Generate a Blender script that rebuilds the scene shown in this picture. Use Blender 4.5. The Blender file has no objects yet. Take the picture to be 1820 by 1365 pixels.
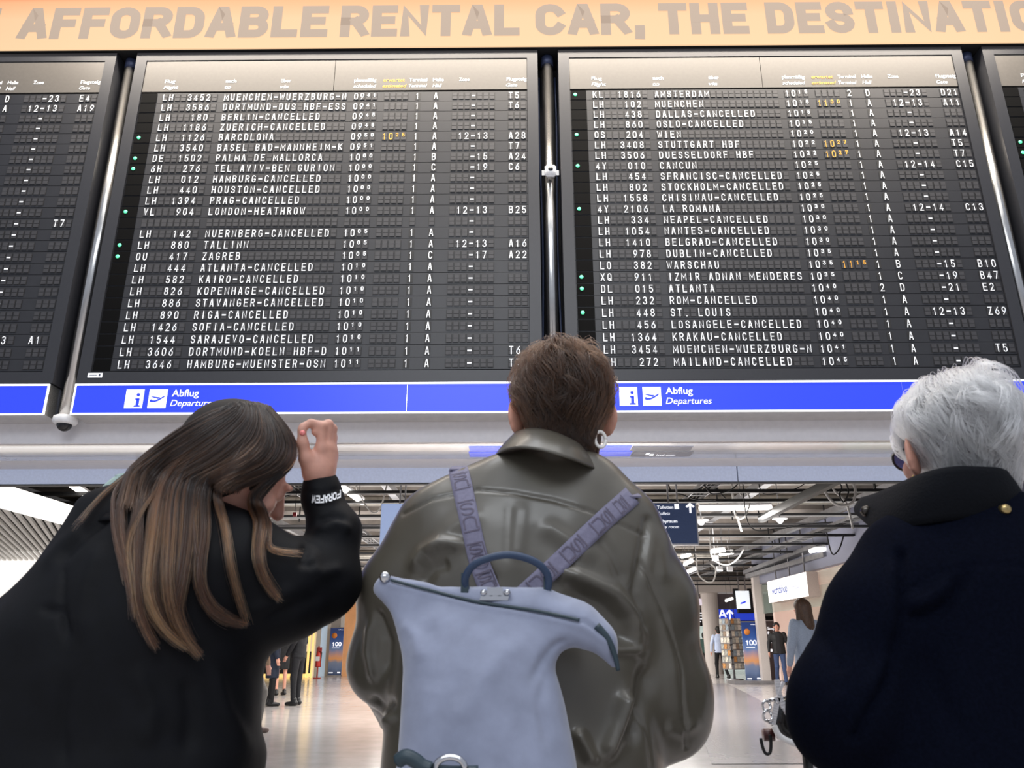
import bpy, bmesh, math, random
import numpy as np
from mathutils import Vector, Matrix
from mathutils.bvhtree import BVHTree

# ------------------------------------------------------------------ camera
H_CAM = 1.10
PITCH, ROLL, YAW, FPX = 0.32516459, -0.00243614, -0.00696501, 1386.47
PX_W, PX_H = 1820, 1365
SC = bpy.context.scene
COL = SC.collection
fw = np.array([math.sin(YAW)*math.cos(PITCH), math.cos(YAW)*math.cos(PITCH), math.sin(PITCH)])
rt0 = np.array([math.cos(YAW), -math.sin(YAW), 0.0])
up0 = np.cross(rt0, fw)
rt = rt0*math.cos(ROLL) + up0*math.sin(ROLL)
up = up0*math.cos(ROLL) - rt0*math.sin(ROLL)
cam_data = bpy.data.cameras.new('camera')
cam = bpy.data.objects.new('camera', cam_data)
COL.objects.link(cam)
cam.matrix_world = Matrix(((rt[0], up[0], -fw[0], 0), (rt[1], up[1], -fw[1], 0), (rt[2], up[2], -fw[2], H_CAM), (0, 0, 0, 1)))
cam_data.sensor_width = 36.0
cam_data.lens = FPX*36.0/PX_W
cam_data.clip_start = 0.05
cam_data.clip_end = 300
cam_data.dof.use_dof = True
cam_data.dof.focus_distance = 7.8
cam_data.dof.aperture_fstop = 11.0
SC.camera = cam

# ------------------------------------------------------------------ world, lights, exposure
SC.view_settings.view_transform = 'Standard'
SC.view_settings.look = 'None'
SC.view_settings.gamma = 1.0
SC.view_settings.use_curve_mapping = False
SC.view_settings.exposure = 0.0
SC.cycles.use_denoising = True
SC.cycles.max_bounces = 6
SC.cycles.diffuse_bounces = 3
SC.cycles.glossy_bounces = 3
SC.cycles.sample_clamp_indirect = 4.0
world = bpy.data.worlds.new('hall_light')
SC.world = world
world.use_nodes = True
bg = world.node_tree.nodes['Background']
bg.inputs['Color'].default_value = (0.80, 0.86, 1.0, 1)
bg.inputs['Strength'].default_value = 0.55

def area_light(name, loc, target, size, power, color=(1, 1, 1), size_y=None, spread=180):
    l = bpy.data.lights.new(name, 'AREA')
    l.energy = power
    l.color = color
    l.shape = 'RECTANGLE'
    l.size = size
    l.size_y = size_y or size
    l.spread = math.radians(spread)
    o = bpy.data.objects.new(name, l)
    COL.objects.link(o)
    o.location = loc
    d = Vector(target) - Vector(loc)
    o.rotation_euler = d.to_track_quat('-Z', 'Y').to_euler()
    return o

# lamps of the departure hall, on the camera's side of the boards, then two added strips
area_light('hall_lamp_behind', (-1.0, -4.5, 7.0), (0.0, 6.0, 2.2), 7.0, 330, (0.90, 0.95, 1.0), 2.5)
area_light('hall_lamp_above', (0.3, 2.4, 7.0), (0.3, 2.0, 0.0), 5.0, 120, (0.93, 0.96, 1.0), 1.6)
area_light('hall_ceiling_panel', (0.35, 0.75, 11.0), (0.35, 0.76, 0.0), 12.0, 230, (1.0, 0.97, 0.92), 3.7)
area_light('added_board_top_light', (0.3, 6.0, 8.75), (0.3, 7.0, 6.9), 12.0, 720, (1.0, 0.89, 0.76), 0.3, 150)  # added, out of view; stands in for the light box's spill on the headers
area_light('added_soffit_strip', (0, 7.36, 2.90), (0, 8.4, 2.93), 24.0, 36, (0.86, 0.92, 1.0), 0.03)  # added strip that brightens the pale bulkhead face and the soffit
# lamps of the low concourse behind the boards, each with an added fill
for ly in (13.8, 18.4, 23.4, 29.0, 35.0):
    area_light('concourse_lamp', (0.5, ly, 3.30), (0.5, ly, 0.0), 11.0, 520, (1.0, 0.96, 0.92), 1.0)
    area_light('added_slab_fill', (0.5, ly + 1.5, 3.0), (0.5, ly + 1.5, 5.0), 13.0, 300, (1.0, 0.97, 0.94), 2.0)  # added unseen fill aimed up to brighten the slab

# ------------------------------------------------------------------ measuring helper: a pixel of the photograph at a given forward distance
def ray_dir(u, v):
    return fw + rt*((u - PX_W/2)/FPX) + up*((PX_H/2 - v)/FPX)
def P(u, v, Y):
    d = ray_dir(u, v)
    return np.array([0, 0, H_CAM]) + d*(Y/d[1])
def PZ(u, v, z):
    d = ray_dir(u, v)
    return np.array([0, 0, H_CAM]) + d*((z - H_CAM)/d[2])
def project(pts):
    q = np.asarray(pts, float) - np.array([0, 0, H_CAM])
    x, y, z = q @ rt, q @ up, q @ fw
    return np.stack([PX_W/2 + FPX*x/z, PX_H/2 - FPX*y/z], -1), z

# ------------------------------------------------------------------ materials
def lin(hexs):
    h = hexs.lstrip('#')
    out = []
    for i in (0, 2, 4):
        c = int(h[i:i+2], 16)/255.0
        out.append(c/12.92 if c <= 0.04045 else ((c + 0.055)/1.055)**2.4)
    return (*out, 1.0)
MATS = {}
def mat(name, color, rough=0.5, metal=0.0, vary=0.06, scale=40.0, bump=0.0, emit=0.0, emit_color=None, spec=0.5, sheen=0.0, coat=0.0, alpha=1.0, bump_dist=0.002, detail=3.0):
    if name in MATS:
        return MATS[name]
    m = bpy.data.materials.new(name)
    m.use_nodes = True
    nt = m.node_tree
    b = nt.nodes['Principled BSDF']
    c = lin(color) if isinstance(color, str) else (*color, 1.0)
    tc = nt.nodes.new('ShaderNodeTexCoord')
    nz = nt.nodes.new('ShaderNodeTexNoise')
    nz.inputs['Scale'].default_value = scale
    nz.inputs['Detail'].default_value = detail
    nt.links.new(tc.outputs['Object'], nz.inputs['Vector'])
    rp = nt.nodes.new('ShaderNodeValToRGB')
    lo = tuple(max(0.0, x*(1 - vary)) for x in c[:3])
    hi = tuple(min(1.0, x*(1 + vary)) for x in c[:3])
    rp.color_ramp.elements[0].position = 0.3
    rp.color_ramp.elements[1].position = 0.7
    rp.color_ramp.elements[0].color = (*lo, 1)
    rp.color_ramp.elements[1].color = (*hi, 1)
    nt.links.new(nz.outputs['Fac'], rp.inputs['Fac'])
    nt.links.new(rp.outputs['Color'], b.inputs['Base Color'])
    b.inputs['Roughness'].default_value = rough
    b.inputs['Metallic'].default_value = metal
    b.inputs['Specular IOR Level'].default_value = spec
    b.inputs['Sheen Weight'].default_value = sheen
    b.inputs['Coat Weight'].default_value = coat
    b.inputs['Alpha'].default_value = alpha
    if bump:
        bp = nt.nodes.new('ShaderNodeBump')
        bp.inputs['Strength'].default_value = bump
        bp.inputs['Distance'].default_value = bump_dist
        nt.links.new(nz.outputs['Fac'], bp.inputs['Height'])
        nt.links.new(bp.outputs['Normal'], b.inputs['Normal'])
    if emit:
        b.inputs['Emission Color'].default_value = lin(emit_color) if emit_color else c
        b.inputs['Emission Strength'].default_value = emit
    MATS[name] = m
    return m

# ------------------------------------------------------------------ object helpers
def tag(o, label, cat, group=None, kind=None):
    o['label'] = label
    o['category'] = cat
    if group:
        o['group'] = group
    if kind:
        o['kind'] = kind
    return o
def empty(name, loc=(0, 0, 0), rz=0.0):
    o = bpy.data.objects.new(name, None)
    COL.objects.link(o)
    o.location = loc
    o.rotation_euler = (0, 0, rz)
    o.empty_display_size = 0.1
    return o
def thing(name, label, cat, loc=(0, 0, 0), rz=0.0, group=None):
    return tag(empty(name, loc, rz), label, cat, group)
def link_mesh(name, me, mats, parent=None, smooth=False, offset=None):
    o = bpy.data.objects.new(name, me)
    COL.objects.link(o)
    if not isinstance(mats, (list, tuple)):
        mats = [mats]
    if not me.materials:
        for m in mats:
            me.materials.append(m)
    if smooth:
        me.polygons.foreach_set('use_smooth', np.ones(len(me.polygons), bool))
    if parent is not None:
        o.parent = parent
    if offset is not None:
        o.location = offset
    return o

class MB:
    """collects simple solids and links them as one mesh object"""
    def __init__(self, origin=(0, 0, 0)):
        self.v, self.f, self.mi, self.sm = [], [], [], []
        self.o = np.array(origin, float)
    def add(self, verts, faces, m=0, smooth=False):
        n = len(self.v)
        self.v += [tuple(np.array(p, float) - self.o) for p in verts]
        self.f += [tuple(i + n for i in f) for f in faces]
        self.mi += [m]*len(faces)
        self.sm += [smooth]*len(faces)
    def box(self, x0, x1, y0, y1, z0, z1, m=0):
        x0, x1 = min(x0, x1), max(x0, x1)
        y0, y1 = min(y0, y1), max(y0, y1)
        z0, z1 = min(z0, z1), max(z0, z1)
        self.add([(x0, y0, z0), (x1, y0, z0), (x1, y1, z0), (x0, y1, z0), (x0, y0, z1), (x1, y0, z1), (x1, y1, z1), (x0, y1, z1)],
                 [(0, 3, 2, 1), (4, 5, 6, 7), (0, 1, 5, 4), (1, 2, 6, 5), (2, 3, 7, 6), (3, 0, 4, 7)], m)
    def obox(self, c, ax, ay, az, m=0):
        """box by centre and three half-axis vectors"""
        c, ax, ay, az = (np.array(t, float) for t in (c, ax, ay, az))
        vs = [c + sx*ax + sy*ay + sz*az for sz in (-1, 1) for sy in (-1, 1) for sx in (-1, 1)]
        self.add(vs, [(0, 2, 3, 1), (4, 5, 7, 6), (0, 1, 5, 4), (1, 3, 7, 5), (3, 2, 6, 7), (2, 0, 4, 6)], m)
    def beam(self, a, b, w, h, m=0):
        a, b = np.array(a, float), np.array(b, float)
        d = b - a
        L = np.linalg.norm(d)
        d /= L
        ref = np.array([0, 0, 1.0]) if abs(d[2]) < 0.95 else np.array([0, 1.0, 0])
        s = np.cross(d, ref); s /= np.linalg.norm(s)
        t = np.cross(s, d)
        self.obox((a + b)/2, d*L/2, s*w/2, t*h/2, m)
    def tube(self, pts, r, n=8, m=0, caps=True):
        pts = [np.array(p, float) for p in pts]
        rs = list(r) if isinstance(r, (list, tuple, np.ndarray)) else [r]*len(pts)
        vs, fs = [], []
        t0 = pts[1] - pts[0]
        ref = np.array([0, 0, 1.0]) if abs(t0[2]) < 0.9*np.linalg.norm(t0) else np.array([1.0, 0, 0])
        s = np.cross(t0, ref); s /= np.linalg.norm(s)
        for i, p in enumerate(pts):
            t = pts[min(i+1, len(pts)-1)] - pts[max(i-1, 0)]
            t /= np.linalg.norm(t) + 1e-12
            s = s - t*np.dot(s, t); s /= np.linalg.norm(s) + 1e-12
            b = np.cross(t, s)
            for k in range(n):
                a = 2*math.pi*k/n
                vs.append(p + rs[i]*(math.cos(a)*s + math.sin(a)*b))
        for i in range(len(pts)-1):
            for k in range(n):
                k2 = (k+1) % n
                fs.append((i*n+k, i*n+k2, (i+1)*n+k2, (i+1)*n+k))
        if caps:
            fs.append(tuple(reversed(range(n))))
            fs.append(tuple((len(pts)-1)*n + k for k in range(n)))
        self.add(vs, fs, m, True)
    def lathe(self, c, prof, n=16, m=0, axis='z'):
        vs, fs = [], []
        for (r, z) in prof:
            for k in range(n):
                a = 2*math.pi*k/n
                if axis == 'z':
                    vs.append((c[0]+r*math.cos(a), c[1]+r*math.sin(a), c[2]+z))
                else:
                    vs.append((c[0]+r*math.cos(a), c[1]+z, c[2]+r*math.sin(a)))
        for i in range(len(prof)-1):
            for k in range(n):
                k2 = (k+1) % n
                fs.append((i*n+k, i*n+k2, (i+1)*n+k2, (i+1)*n+k))
        self.add(vs, fs, m, True)
    def disc(self, c, r, n=16, m=0, th=0.004):
        """small flat disc facing -Y"""
        self.lathe(c, [(0.0001, -th), (r, -th), (r, 0)], n, m, axis='y')
    def build(self, name, mats, parent=None, kind=None):
        me = bpy.data.meshes.new(name)
        me.from_pydata(self.v, [], self.f)
        mats = mats if isinstance(mats, (list, tuple)) else [mats]
        for m in mats:
            me.materials.append(m)
        me.polygons.foreach_set('material_index', self.mi)
        me.polygons.foreach_set('use_smooth', self.sm)
        me.validate()
        bm = bmesh.new(); bm.from_mesh(me)
        bmesh.ops.recalc_face_normals(bm, faces=bm.faces)
        bm.to_mesh(me); bm.free()
        o = link_mesh(name, me, mats, parent)
        if parent is None:
            o.location = tuple(self.o)
        if kind:
            o['kind'] = kind
        return o

# ------------------------------------------------------------------ lettering: stroke capitals of the flap boards, plain outline text for the rest
def _arc(cx, cy, rx, ry, a0, a1, n=9):
    return [(cx + rx*math.cos(math.radians(a0 + (a1-a0)*i/n)), cy + ry*math.sin(math.radians(a0 + (a1-a0)*i/n))) for i in range(n+1)]
_O = _arc(.5, .70, .5, .30, 0, 180) + _arc(.5, .30, .5, .30, 180, 360)
_O = _O + [_O[0]]
STROKES = {
 'A': [[(0, 0), (.42, 1), (.58, 1), (1, 0)], [(.15, .30), (.85, .30)]],
 'B': [[(0, .53), (0, 1)] + _arc(.6, .765, .36, .235, 90, -90) + [(0, .53)], [(0, .53)] + _arc(.6, .265, .40, .265, 90, -90) + [(0, 0), (0, .53)]],
 'C': [_arc(.5, .70, .5, .30, 22, 180) + _arc(.5, .30, .5, .30, 180, 338)],
 'D': [[(0, 0), (0, 1)] + _arc(.5, .66, .5, .34, 90, 0) + _arc(.5, .34, .5, .34, 0, -90) + [(0, 0)]],
 'E': [[(1, 1), (0, 1), (0, 0), (1, 0)], [(0, .52), (.85, .52)]],
 'F': [[(1, 1), (0, 1), (0, 0)], [(0, .50), (.85, .50)]],
 'G': [_arc(.5, .70, .5, .30, 30, 180) + _arc(.5, .30, .5, .30, 180, 360) + [(1, .44), (.6, .44)]],
 'H': [[(0, 0), (0, 1)], [(1, 0), (1, 1)], [(0, .5), (1, .5)]],
 'I': [[(.5, 0), (.5, 1)]],
 'J': [[(.9, 1), (.9, .3)] + _arc(.45, .30, .45, .30, 0, -180)],
 'K': [[(0, 0), (0, 1)], [(1, 1), (.05, .40)], [(.32, .58), (1, 0)]],
 'L': [[(0, 1), (0, 0), (1, 0)]],
 'M': [[(0, 0), (0, 1), (.5, .30), (1, 1), (1, 0)]],
 'N': [[(0, 0), (0, 1), (1, 0), (1, 1)]],
 'O': [_O],
 'P': [[(0, 0), (0, 1)] + _arc(.58, .74, .42, .26, 90, -90) + [(0, .48)]],
 'Q': [_O, [(.55, .28), (1, -.04)]],
 'R': [[(0, 0), (0, 1)] + _arc(.58, .745, .42, .255, 90, -90) + [(0, .49)], [(.55, .49), (1, 0)]],
 'S': [[(.98, .76)] + _arc(.5, .75, .48, .25, 10, 250, 10) + _arc(.5, .255, .5, .255, 70, -170, 10)],
 'T': [[(0, 1), (1, 1)], [(.5, 1), (.5, 0)]],
 'U': [[(0, 1), (0, .3)] + _arc(.5, .30, .5, .30, 180, 360) + [(1, 1)]],
 'V': [[(0, 1), (.5, 0), (1, 1)]],
 'W': [[(-.08, 1), (.22, 0), (.5, .8), (.78, 0), (1.08, 1)]],
 'X': [[(0, 0), (1, 1)], [(0, 1), (1, 0)]],
 'Y': [[(0, 1), (.5, .45), (1, 1)], [(.5, .45), (.5, 0)]],
 'Z': [[(0, 1), (1, 1), (0, 0), (1, 0)]],
 '0': [_O],
 '1': [[(.12, .78), (.5, 1), (.5, 0)]],
 '2': [_arc(.5, .72, .48, .28, 165, -25, 8) + [(.02, 0), (1, 0)]],
 '3': [_arc(.48, .755, .46, .245, 160, -80, 9) + _arc(.48, .27, .5, .27, 80, -165, 9)],
 '4': [[(.70, 0), (.70, 1), (0, .25), (1, .25)]],
 '5': [[(.92, 1), (.12, 1), (.05, .52)] + _arc(.48, .31, .5, .31, 120, -155, 9)],
 '6': [[(.80, 1), (.12, .50)] + _arc(.5, .31, .5, .31, 165, 525, 14)],
 '7': [[(0, 1), (1, 1), (.35, 0)]],
 '8': [_arc(.5, .76, .43, .24, -90, 270, 14), _arc(.5, .26, .5, .26, 90, 450, 14)],
 '9': [[(.20, 0), (.88, .50)] + _arc(.5, .69, .5, .31, -15, 345, 14)],
 '-': [[(.0, .47), (1.0, .47)]],
 '.': [[(.42, .0), (.58, .0)]],
 ',': [[(.5, .06), (.5, -.02), (.35, -.2)]],
}
def stroke_poly(pts, t, square=True):
    """mitred ribbon along a polyline: list of quads as 2-D points"""
    p = [np.array(q, float) for q in pts]
    q = [p[0]]
    for a in p[1:]:
        if np.linalg.norm(a - q[-1]) > 1e-6:
            q.append(a)
    p = q
    closed = np.linalg.norm(p[0] - p[-1]) < 1e-6 and len(p) > 3
    if closed:
        p = p[:-1]
    n = len(p)
    if not closed and square:
        d = p[0] - p[1]; p[0] = p[0] + d/np.linalg.norm(d)*t/2
        d = p[-1] - p[-2]; p[-1] = p[-1] + d/np.linalg.norm(d)*t/2
    L, R = [], []
    for i in range(n):
        a = p[i-1] if (i > 0 or closed) else None
        b = p[(i+1) % n] if (i < n-1 or closed) else None
        ns = []
        for u, w in ((a, p[i]), (p[i], b)):
            if u is None or w is None:
                continue
            d = w - u; d = d/np.linalg.norm(d)
            ns.append(np.array([-d[1], d[0]]))
        if len(ns) == 1:
            m, k = ns[0], 1.0
        else:
            m = ns[0] + ns[1]
            l = np.linalg.norm(m)
            m = m/l if l > 1e-6 else ns[0]
            k = min(1.0/max(0.25, float(np.dot(m, ns[0]))), 1.9)
        L.append(p[i] + m*k*t/2); R.append(p[i] - m*k*t/2)
    quads = []
    for i in range(n if closed else n-1):
        j = (i+1) % n
        quads.append((R[i], R[j], L[j], L[i]))
    return quads
def glyph(mb, ch, x, z, w, h, t, y, m=0):
    """capital CH with its lower left corner at (x, z) on the plane Y=y, facing -Y"""
    if ch not in STROKES:
        return
    for j, s in enumerate(STROKES[ch]):
        y -= .0004*j
        c = [(x + t/2 + px*(w - t), z + t/2 + pz*(h - t)) for px, pz in s]
        lo_, hi_ = (z, z + h) if ch not in ',Q' else (z - h, z + h)
        for q in stroke_poly(c, t):
            mb.add([(a[0], y, min(max(a[1], lo_), hi_)) for a in q], [(0, 1, 2, 3)], m)
WIDTHS = {'I': .42, '1': .8, 'M': 1.22, 'W': 1.35, ',': .40, '.': .4, 'L': .9, 'F': .9, 'E': .92}
def word(mb, text, x0, x1, z, h, t, y, m=0, gap=.16):
    tot = sum(WIDTHS.get(c, 1.0) for c in text) + gap*(len(text)-1)
    k = (x1 - x0)/tot
    x = x0
    for c in text:
        w = WIDTHS.get(c, 1.0)*k
        glyph(mb, c, x, z, w, h, t, y, m)
        x += w + gap*k
_TEXT = {}
def text_geo(s, bold=0.0, shear=0.0):
    key = (s, bold, shear)
    if key not in _TEXT:
        c = bpy.data.curves.new('txt', 'FONT')
        c.body = s; c.offset = bold; c.shear = shear; c.resolution_u = 3
        o = bpy.data.objects.new('txt', c)
        COL.objects.link(o)
        dg = bpy.context.evaluated_depsgraph_get()
        me = bpy.data.meshes.new_from_object(o.evaluated_get(dg))
        v = np.zeros(len(me.vertices)*3); me.vertices.foreach_get('co', v)
        _TEXT[key] = (v.reshape(-1, 3), [tuple(p.vertices) for p in me.polygons])
        bpy.data.objects.remove(o); bpy.data.curves.remove(c); bpy.data.meshes.remove(me)
    return _TEXT[key]
def text(mb, s, x0, z, h, y, x1=None, bold=0.012, shear=0.0, m=0, ax=(1, 0, 0), az=(0, 0, 1), base=None):
    """text with cap height H on the plane Y=y from X=x0 (stretched to end at x1 if given)"""
    v, f = text_geo(s, bold, shear)
    k = h/0.70
    xmin, xmax = v[:, 0].min(), v[:, 0].max()
    kx = (x1 - x0)/(xmax - xmin) if x1 is not None else k*0.86
    if base is None:
        vs = [(x0 + (a - xmin)*kx, y, z + b*k) for a, b, _ in v]
    else:
        ax, az, base = np.array(ax), np.array(az), np.array(base)
        vs = [base + ax*(a - xmin)*kx + az*b*k for a, b, _ in v]
    mb.add(vs, f, m)
# ================================================================== materials of the hall
M_BOARD = mat('board_satin', '#2c2d32', 0.42, 0.0, 0.05, 30)
M_HEAD = mat('board_header', '#5f5b56', 0.38, 0.0, 0.05, 30)
M_ROW = mat('row_plate', '#232429', 0.45, 0.0, 0.08, 9)
M_CELL = mat('flap_recess', '#1b1b1d', 0.6)
M_FLAP = mat('flap_leaf', '#343438', 0.55, 0.0, 0.18, 14)
M_BLACK = mat('status_black', '#030304', 0.75, spec=.1)
M_WHITE = mat('board_white', '#f2f4f6', 0.55, emit=0.25, emit_color='#eef4ff')
M_AMBER = mat('board_amber', '#e8a63c', 0.5, emit=0.12)
M_GREEN = mat('status_green', '#59e8a0', 0.4, emit=1.1, emit_color='#62f0a8')
M_SIGNBLUE = mat('sign_blue', '#2338e0', 0.35, emit=0.62, emit_color='#2c46ff', vary=0.02)
M_SIGNWHITE = mat('sign_white', '#ffffff', 0.4, emit=0.9, emit_color='#f2f5ff')
M_STEEL = mat('polished_steel', '#c9c8c6', 0.22, 1.0, 0.04, 25)
M_ALU = mat('brushed_aluminium', '#dcdad6', 0.18, 0.85, 0.06, 12)
M_SOFFIT = mat('soffit_grey', '#d6d4d8', 0.5, 0.0, 0.03, 20)
M_SOFGLOSS = mat('soffit_gloss', '#d8d5d3', 0.12, 0.55, 0.04, 6)
M_PALE = mat('bulkhead_pale_blue', '#c4cde4', 0.5)
M_DARK = mat('dark_void', '#141416', 0.8)
M_SLAB = mat('concrete_slab', '#8a8682', 0.9, 0, 0.35, 1.4, detail=6)
M_BLKSTEEL = mat('black_steel', '#121214', 0.5)
M_GREYSTEEL = mat('galvanised', '#8f8f92', 0.4, 0.7, 0.15, 6)
M_NAVYSIGN = mat('navy_sign', '#3a4666', 0.4, emit=0.35, emit_color='#3a4868')
M_COLWHITE = mat('column_white', '#d8d0ca', 0.5)
M_TUBE = mat('tube_light', '#ffffff', 0.4, emit=7.0, emit_color='#fff8ee')
M_SKINNYWHITE = mat('white_plastic', '#e6e6e8', 0.35)
M_GLASSDARK = mat('dark_dome', '#15151a', 0.08)
M_FLOOR = mat('terrazzo', '#bdb8b6', 0.16, 0.0, 0.10, 3.0, spec=0.6, detail=8)

# ================================================================== setting
def struct(o, label=None):
    o['kind'] = 'structure'
    return o
b = MB(); b.box(-16, 16, -9, 48, -0.06, 0.0); struct(b.build('floor', M_FLOOR))
# floor strip (darker tile lane) on the right
M_LANE = mat('grey_lane', '#8b878b', 0.2, 0, 0.12, 3)
b = MB()
p1, p2 = PZ(1313, 1365, 0.004), PZ(1352, 1365, 0.004)
b.add([(1.9, 8.5, .004), (3.6, 8.5, .004), (6.5, 26, .004), (5.2, 26, .004)], [(0, 1, 2, 3)])
struct(b.build('floor_strip', M_LANE))
# bulkhead above the boards and behind them
b = MB(); b.box(-13, 13, 7.34, 7.9, 2.99, 11.0); struct(b.build('wall_front', M_DARK))
b = MB(); b.box(-13, 13, 6.0, 7.3, 8.9, 9.1); struct(b.build('ceiling_bulkhead', M_DARK))
# soffit under the boards
b = MB()
b.box(-13, 13, 7.285, 7.33, 2.97, 3.22)
struct(b.build('trim_1', M_SOFFIT))
b = MB()
ys = [7.285, 7.405, 7.615, 7.635, 7.79, 7.81, 7.97]
b.box(-13, 13, 7.332, 7.40, 2.966, 2.99, 0)
b.box(-13, 13, 7.405, 7.628, 2.966, 2.99, 0)
b.box(-13, 13, 7.640, 7.795, 2.966, 2.99, 0)
b.box(-13, 13, 7.807, 7.985, 2.966, 2.99, 0)
struct(b.build('ceiling_soffit', M_SOFGLOSS))
b = MB(); b.box(-13, 13, 7.99, 8.40, 2.968, 2.99); struct(b.build('ceiling_soffit_edge', M_SOFFIT))
b = MB()
for k in range(12):
    x0 = -13 + k*2.2
    b.box(x0 + .006, x0 + 2.194, 8.40, 8.46, 2.80, 2.99)
struct(b.build('trim_2', M_PALE))
b = MB(); b.box(-13, 13, 8.395, 8.47, 2.785, 2.80); struct(b.build('trim_3', M_BLKSTEEL))
# concourse ceiling slab and end wall
b = MB(); b.box(-16, 16, 8.0, 48, 4.25, 4.45); struct(b.build('ceiling', M_SLAB))
b = MB(); b.box(-16, 16, 7.9, 8.05, 2.99, 4.3); struct(b.build('wall_back_of_bulkhead', M_DARK))
b = MB(); b.box(-16, 16, 46, 46.2, 0, 4.3); struct(b.build('wall_back', mat('far_wall', '#77706c', 0.7, 0, 0.3, 0.6)))
b = MB(); b.box(-16.2, -16, 8, 46, 0, 4.3); struct(b.build('wall_left', mat('side_wall', '#c8b8a8', 0.6)))
b = MB(); b.box(16, 16.2, 8, 46, 0, 4.3); struct(b.build('wall_right', mat('side_wall', '#c8b8a8', 0.6)))

# ================================================================== flight boards
BW, PITCHX = 4.43, 4.657
ZT, ZB = 7.352, 3.487
ROW0, DZ = 6.754, 0.12833
CELL = 0.0673
LAY = dict(flight=(-3.804+4.19), dest=(-3.136+4.19), time=(-1.7294+4.19), est=(-1.3967+4.19), term=(-1.0619+4.19), hall=(-0.8644+4.19), zone=(-0.6591+4.19), gate=(-0.0552+4.19))
NC = dict(flight=9, dest=20, time=4, est=4, term=1, hall=1, zone=7, gate=3)
B2 = """
LH 3452|MUENCHEN-WUERZBURG-N|0941||1|A|-|T5|0
LH 3586|DORTMUND-DUS HBF-ESS|0941||1|A|-|T6|0
LH 180|BERLIN-CANCELLED|0945||1|A|-||0
LH 1186|ZUERICH-CANCELLED|0945||1|A|-||0
LH 1126|BARCDLONA|0950|1025|1|A|12-13|A28|1
LH 3540|BASEL BAD-MANNHEIM-K|0951||1|A|-|T7|0
DE 1502|PALMA DE MALLORCA|1000||1|B|-15|A24|1
6H 276|TEL AVIV-BEN GURION|1000||1|C|-19|C6|1
LH 012|HAMBURG-CANCELLED|1000||1|A|-||0
LH 440|HOUSTON-CANCELLED|1000||1|A|-||0
LH 1394|PRAG-CANCELLED|1000||1|A|-||0
VL 904|LONDON-HEATHROW|1000||1|A|12-13|B25|1
|||||||-|0
LH 142|NUERNBERG-CANCELLED|1005||1|A|-||0
LH 880|TALLINN|1005||1|A|12-13|A16|1
OU 417|ZAGREB|1005||1|C|-17|A22|1
LH 444|ATLANTA-CANCELLED|1010||1|A|-||0
LH 582|KAIRO-CANCELLED|1010||1|A|-||0
LH 826|KOPENHAGE-CANCELLED|1010||1|A|-||0
LH 886|STAVANGER-CANCELLED|1010||1|A|-||0
LH 890|RIGA-CANCELLED|1010||1|A|-||0
LH 1426|SOFIA-CANCELLED|1010||1|A|-||0
LH 1544|SARAJEVO-CANCELLED|1010||1|A|-||0
LH 3606|DORTMUND-KOELN HBF-D|1011||1|A|-|T6|0
LH 3646|HAMBURG-MUENSTER-OSN|1011||1|A|-|T7|0
"""
B3 = """
KL 1816|AMSTERDAM|1015||2|D|-23|D21|1
LH 102|MUENCHEN|1015|1100|1|A|12-13|A11|0
LH 438|DALLAS-CANCELLED|1015||1|A|-||0
LH 860|OSLO-CANCELLED|1015||1|A|-||0
OS 204|WIEN|1020||1|A|12-13|A14|1
LH 3408|STUTTGART HBF|1022|1027|1|A|-|T5|0
LH 3506|DUESSELDORF HBF|1022|1027|1|A|-|T7|0
4Y 010|CANCUN|1025||1|A|12-14|C15|1
LH 454|SFRANCISC-CANCELLED|1025||1|A|-||0
LH 802|STOCKHOLM-CANCELLED|1025||1|A|-||0
LH 1558|CHISINAU-CANCELLED|1025||1|A|-||0
4Y 2106|LA ROMANA|1030||1|A|12-14|C13|1
LH 334|NEAPEL-CANCELLED|1030||1|A|-||0
LH 1054|NANTES-CANCELLED|1030||1|A|-||0
LH 1410|BELGRAD-CANCELLED|1030||1|A|-||0
LH 978|DUBLIN-CANCELLED|1035||1|A|-||0
LO 382|WARSCHAU|1035|1115|1|B|-15|B10|0
XQ 911|IZMIR ADNAN MENDERES|1035||1|C|-19|B47|1
DL 015|ATLANTA|1040||2|D|-21|E2|1
LH 232|ROM-CANCELLED|1040||1|A|-||0
LH 448|ST. LOUIS|1040||1|A|12-13|Z69|1
LH 456|LOSANGELE-CANCELLED|1040||1|A|-||0
LH 1364|KRAKAU-CANCELLED|1040||1|A|-||0
LH 3454|MUENCHEN-WUERZBURG-N|1041||1|A|-|T5|0
LH 272|MAILAND-CANCELLED|1045||1|A|-||0
"""
def parse(s):
    out = []
    for l in s.strip().split('\n'):
        t = l.split('|')
        if l.startswith('|'):
            t = ['', '', '', '', '', '', '-', '', '0']
        out.append(t)
    return out
B1 = [['', '', '', '', '', h, z, g, '0'] for h, z, g in
      [('D', '-23', 'E4'), ('A', '12-13', 'A19')] + [('', '-', '')]*10 + [('', '-', 'T7')] + [('', '-', '')]*9 + [('A', '12-13', 'A1')] + [('', '-', '')]*2]
B4 = [['', '', '', '', '', '', '', '', '1' if k in (5, 6) else '0'] for k in range(25)]
YB = 7.0
HEADER = [('Flug', 'Flight', -3.833, -3.72), ('nach', 'to', -3.166, -3.05), ('über', 'via', -2.561, -2.45), ('planmäßig', 'scheduled', -1.762, -1.52),
          ('erwartet', 'estimated', -1.445, -1.21), ('Terminal', 'Terminal', -1.159, -.965), ('Halle', 'Hall', -.901, -.785), ('Zone', '', -.618, -.505), ('Flugsteig', 'Gate', -.099, .119)]
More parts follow.
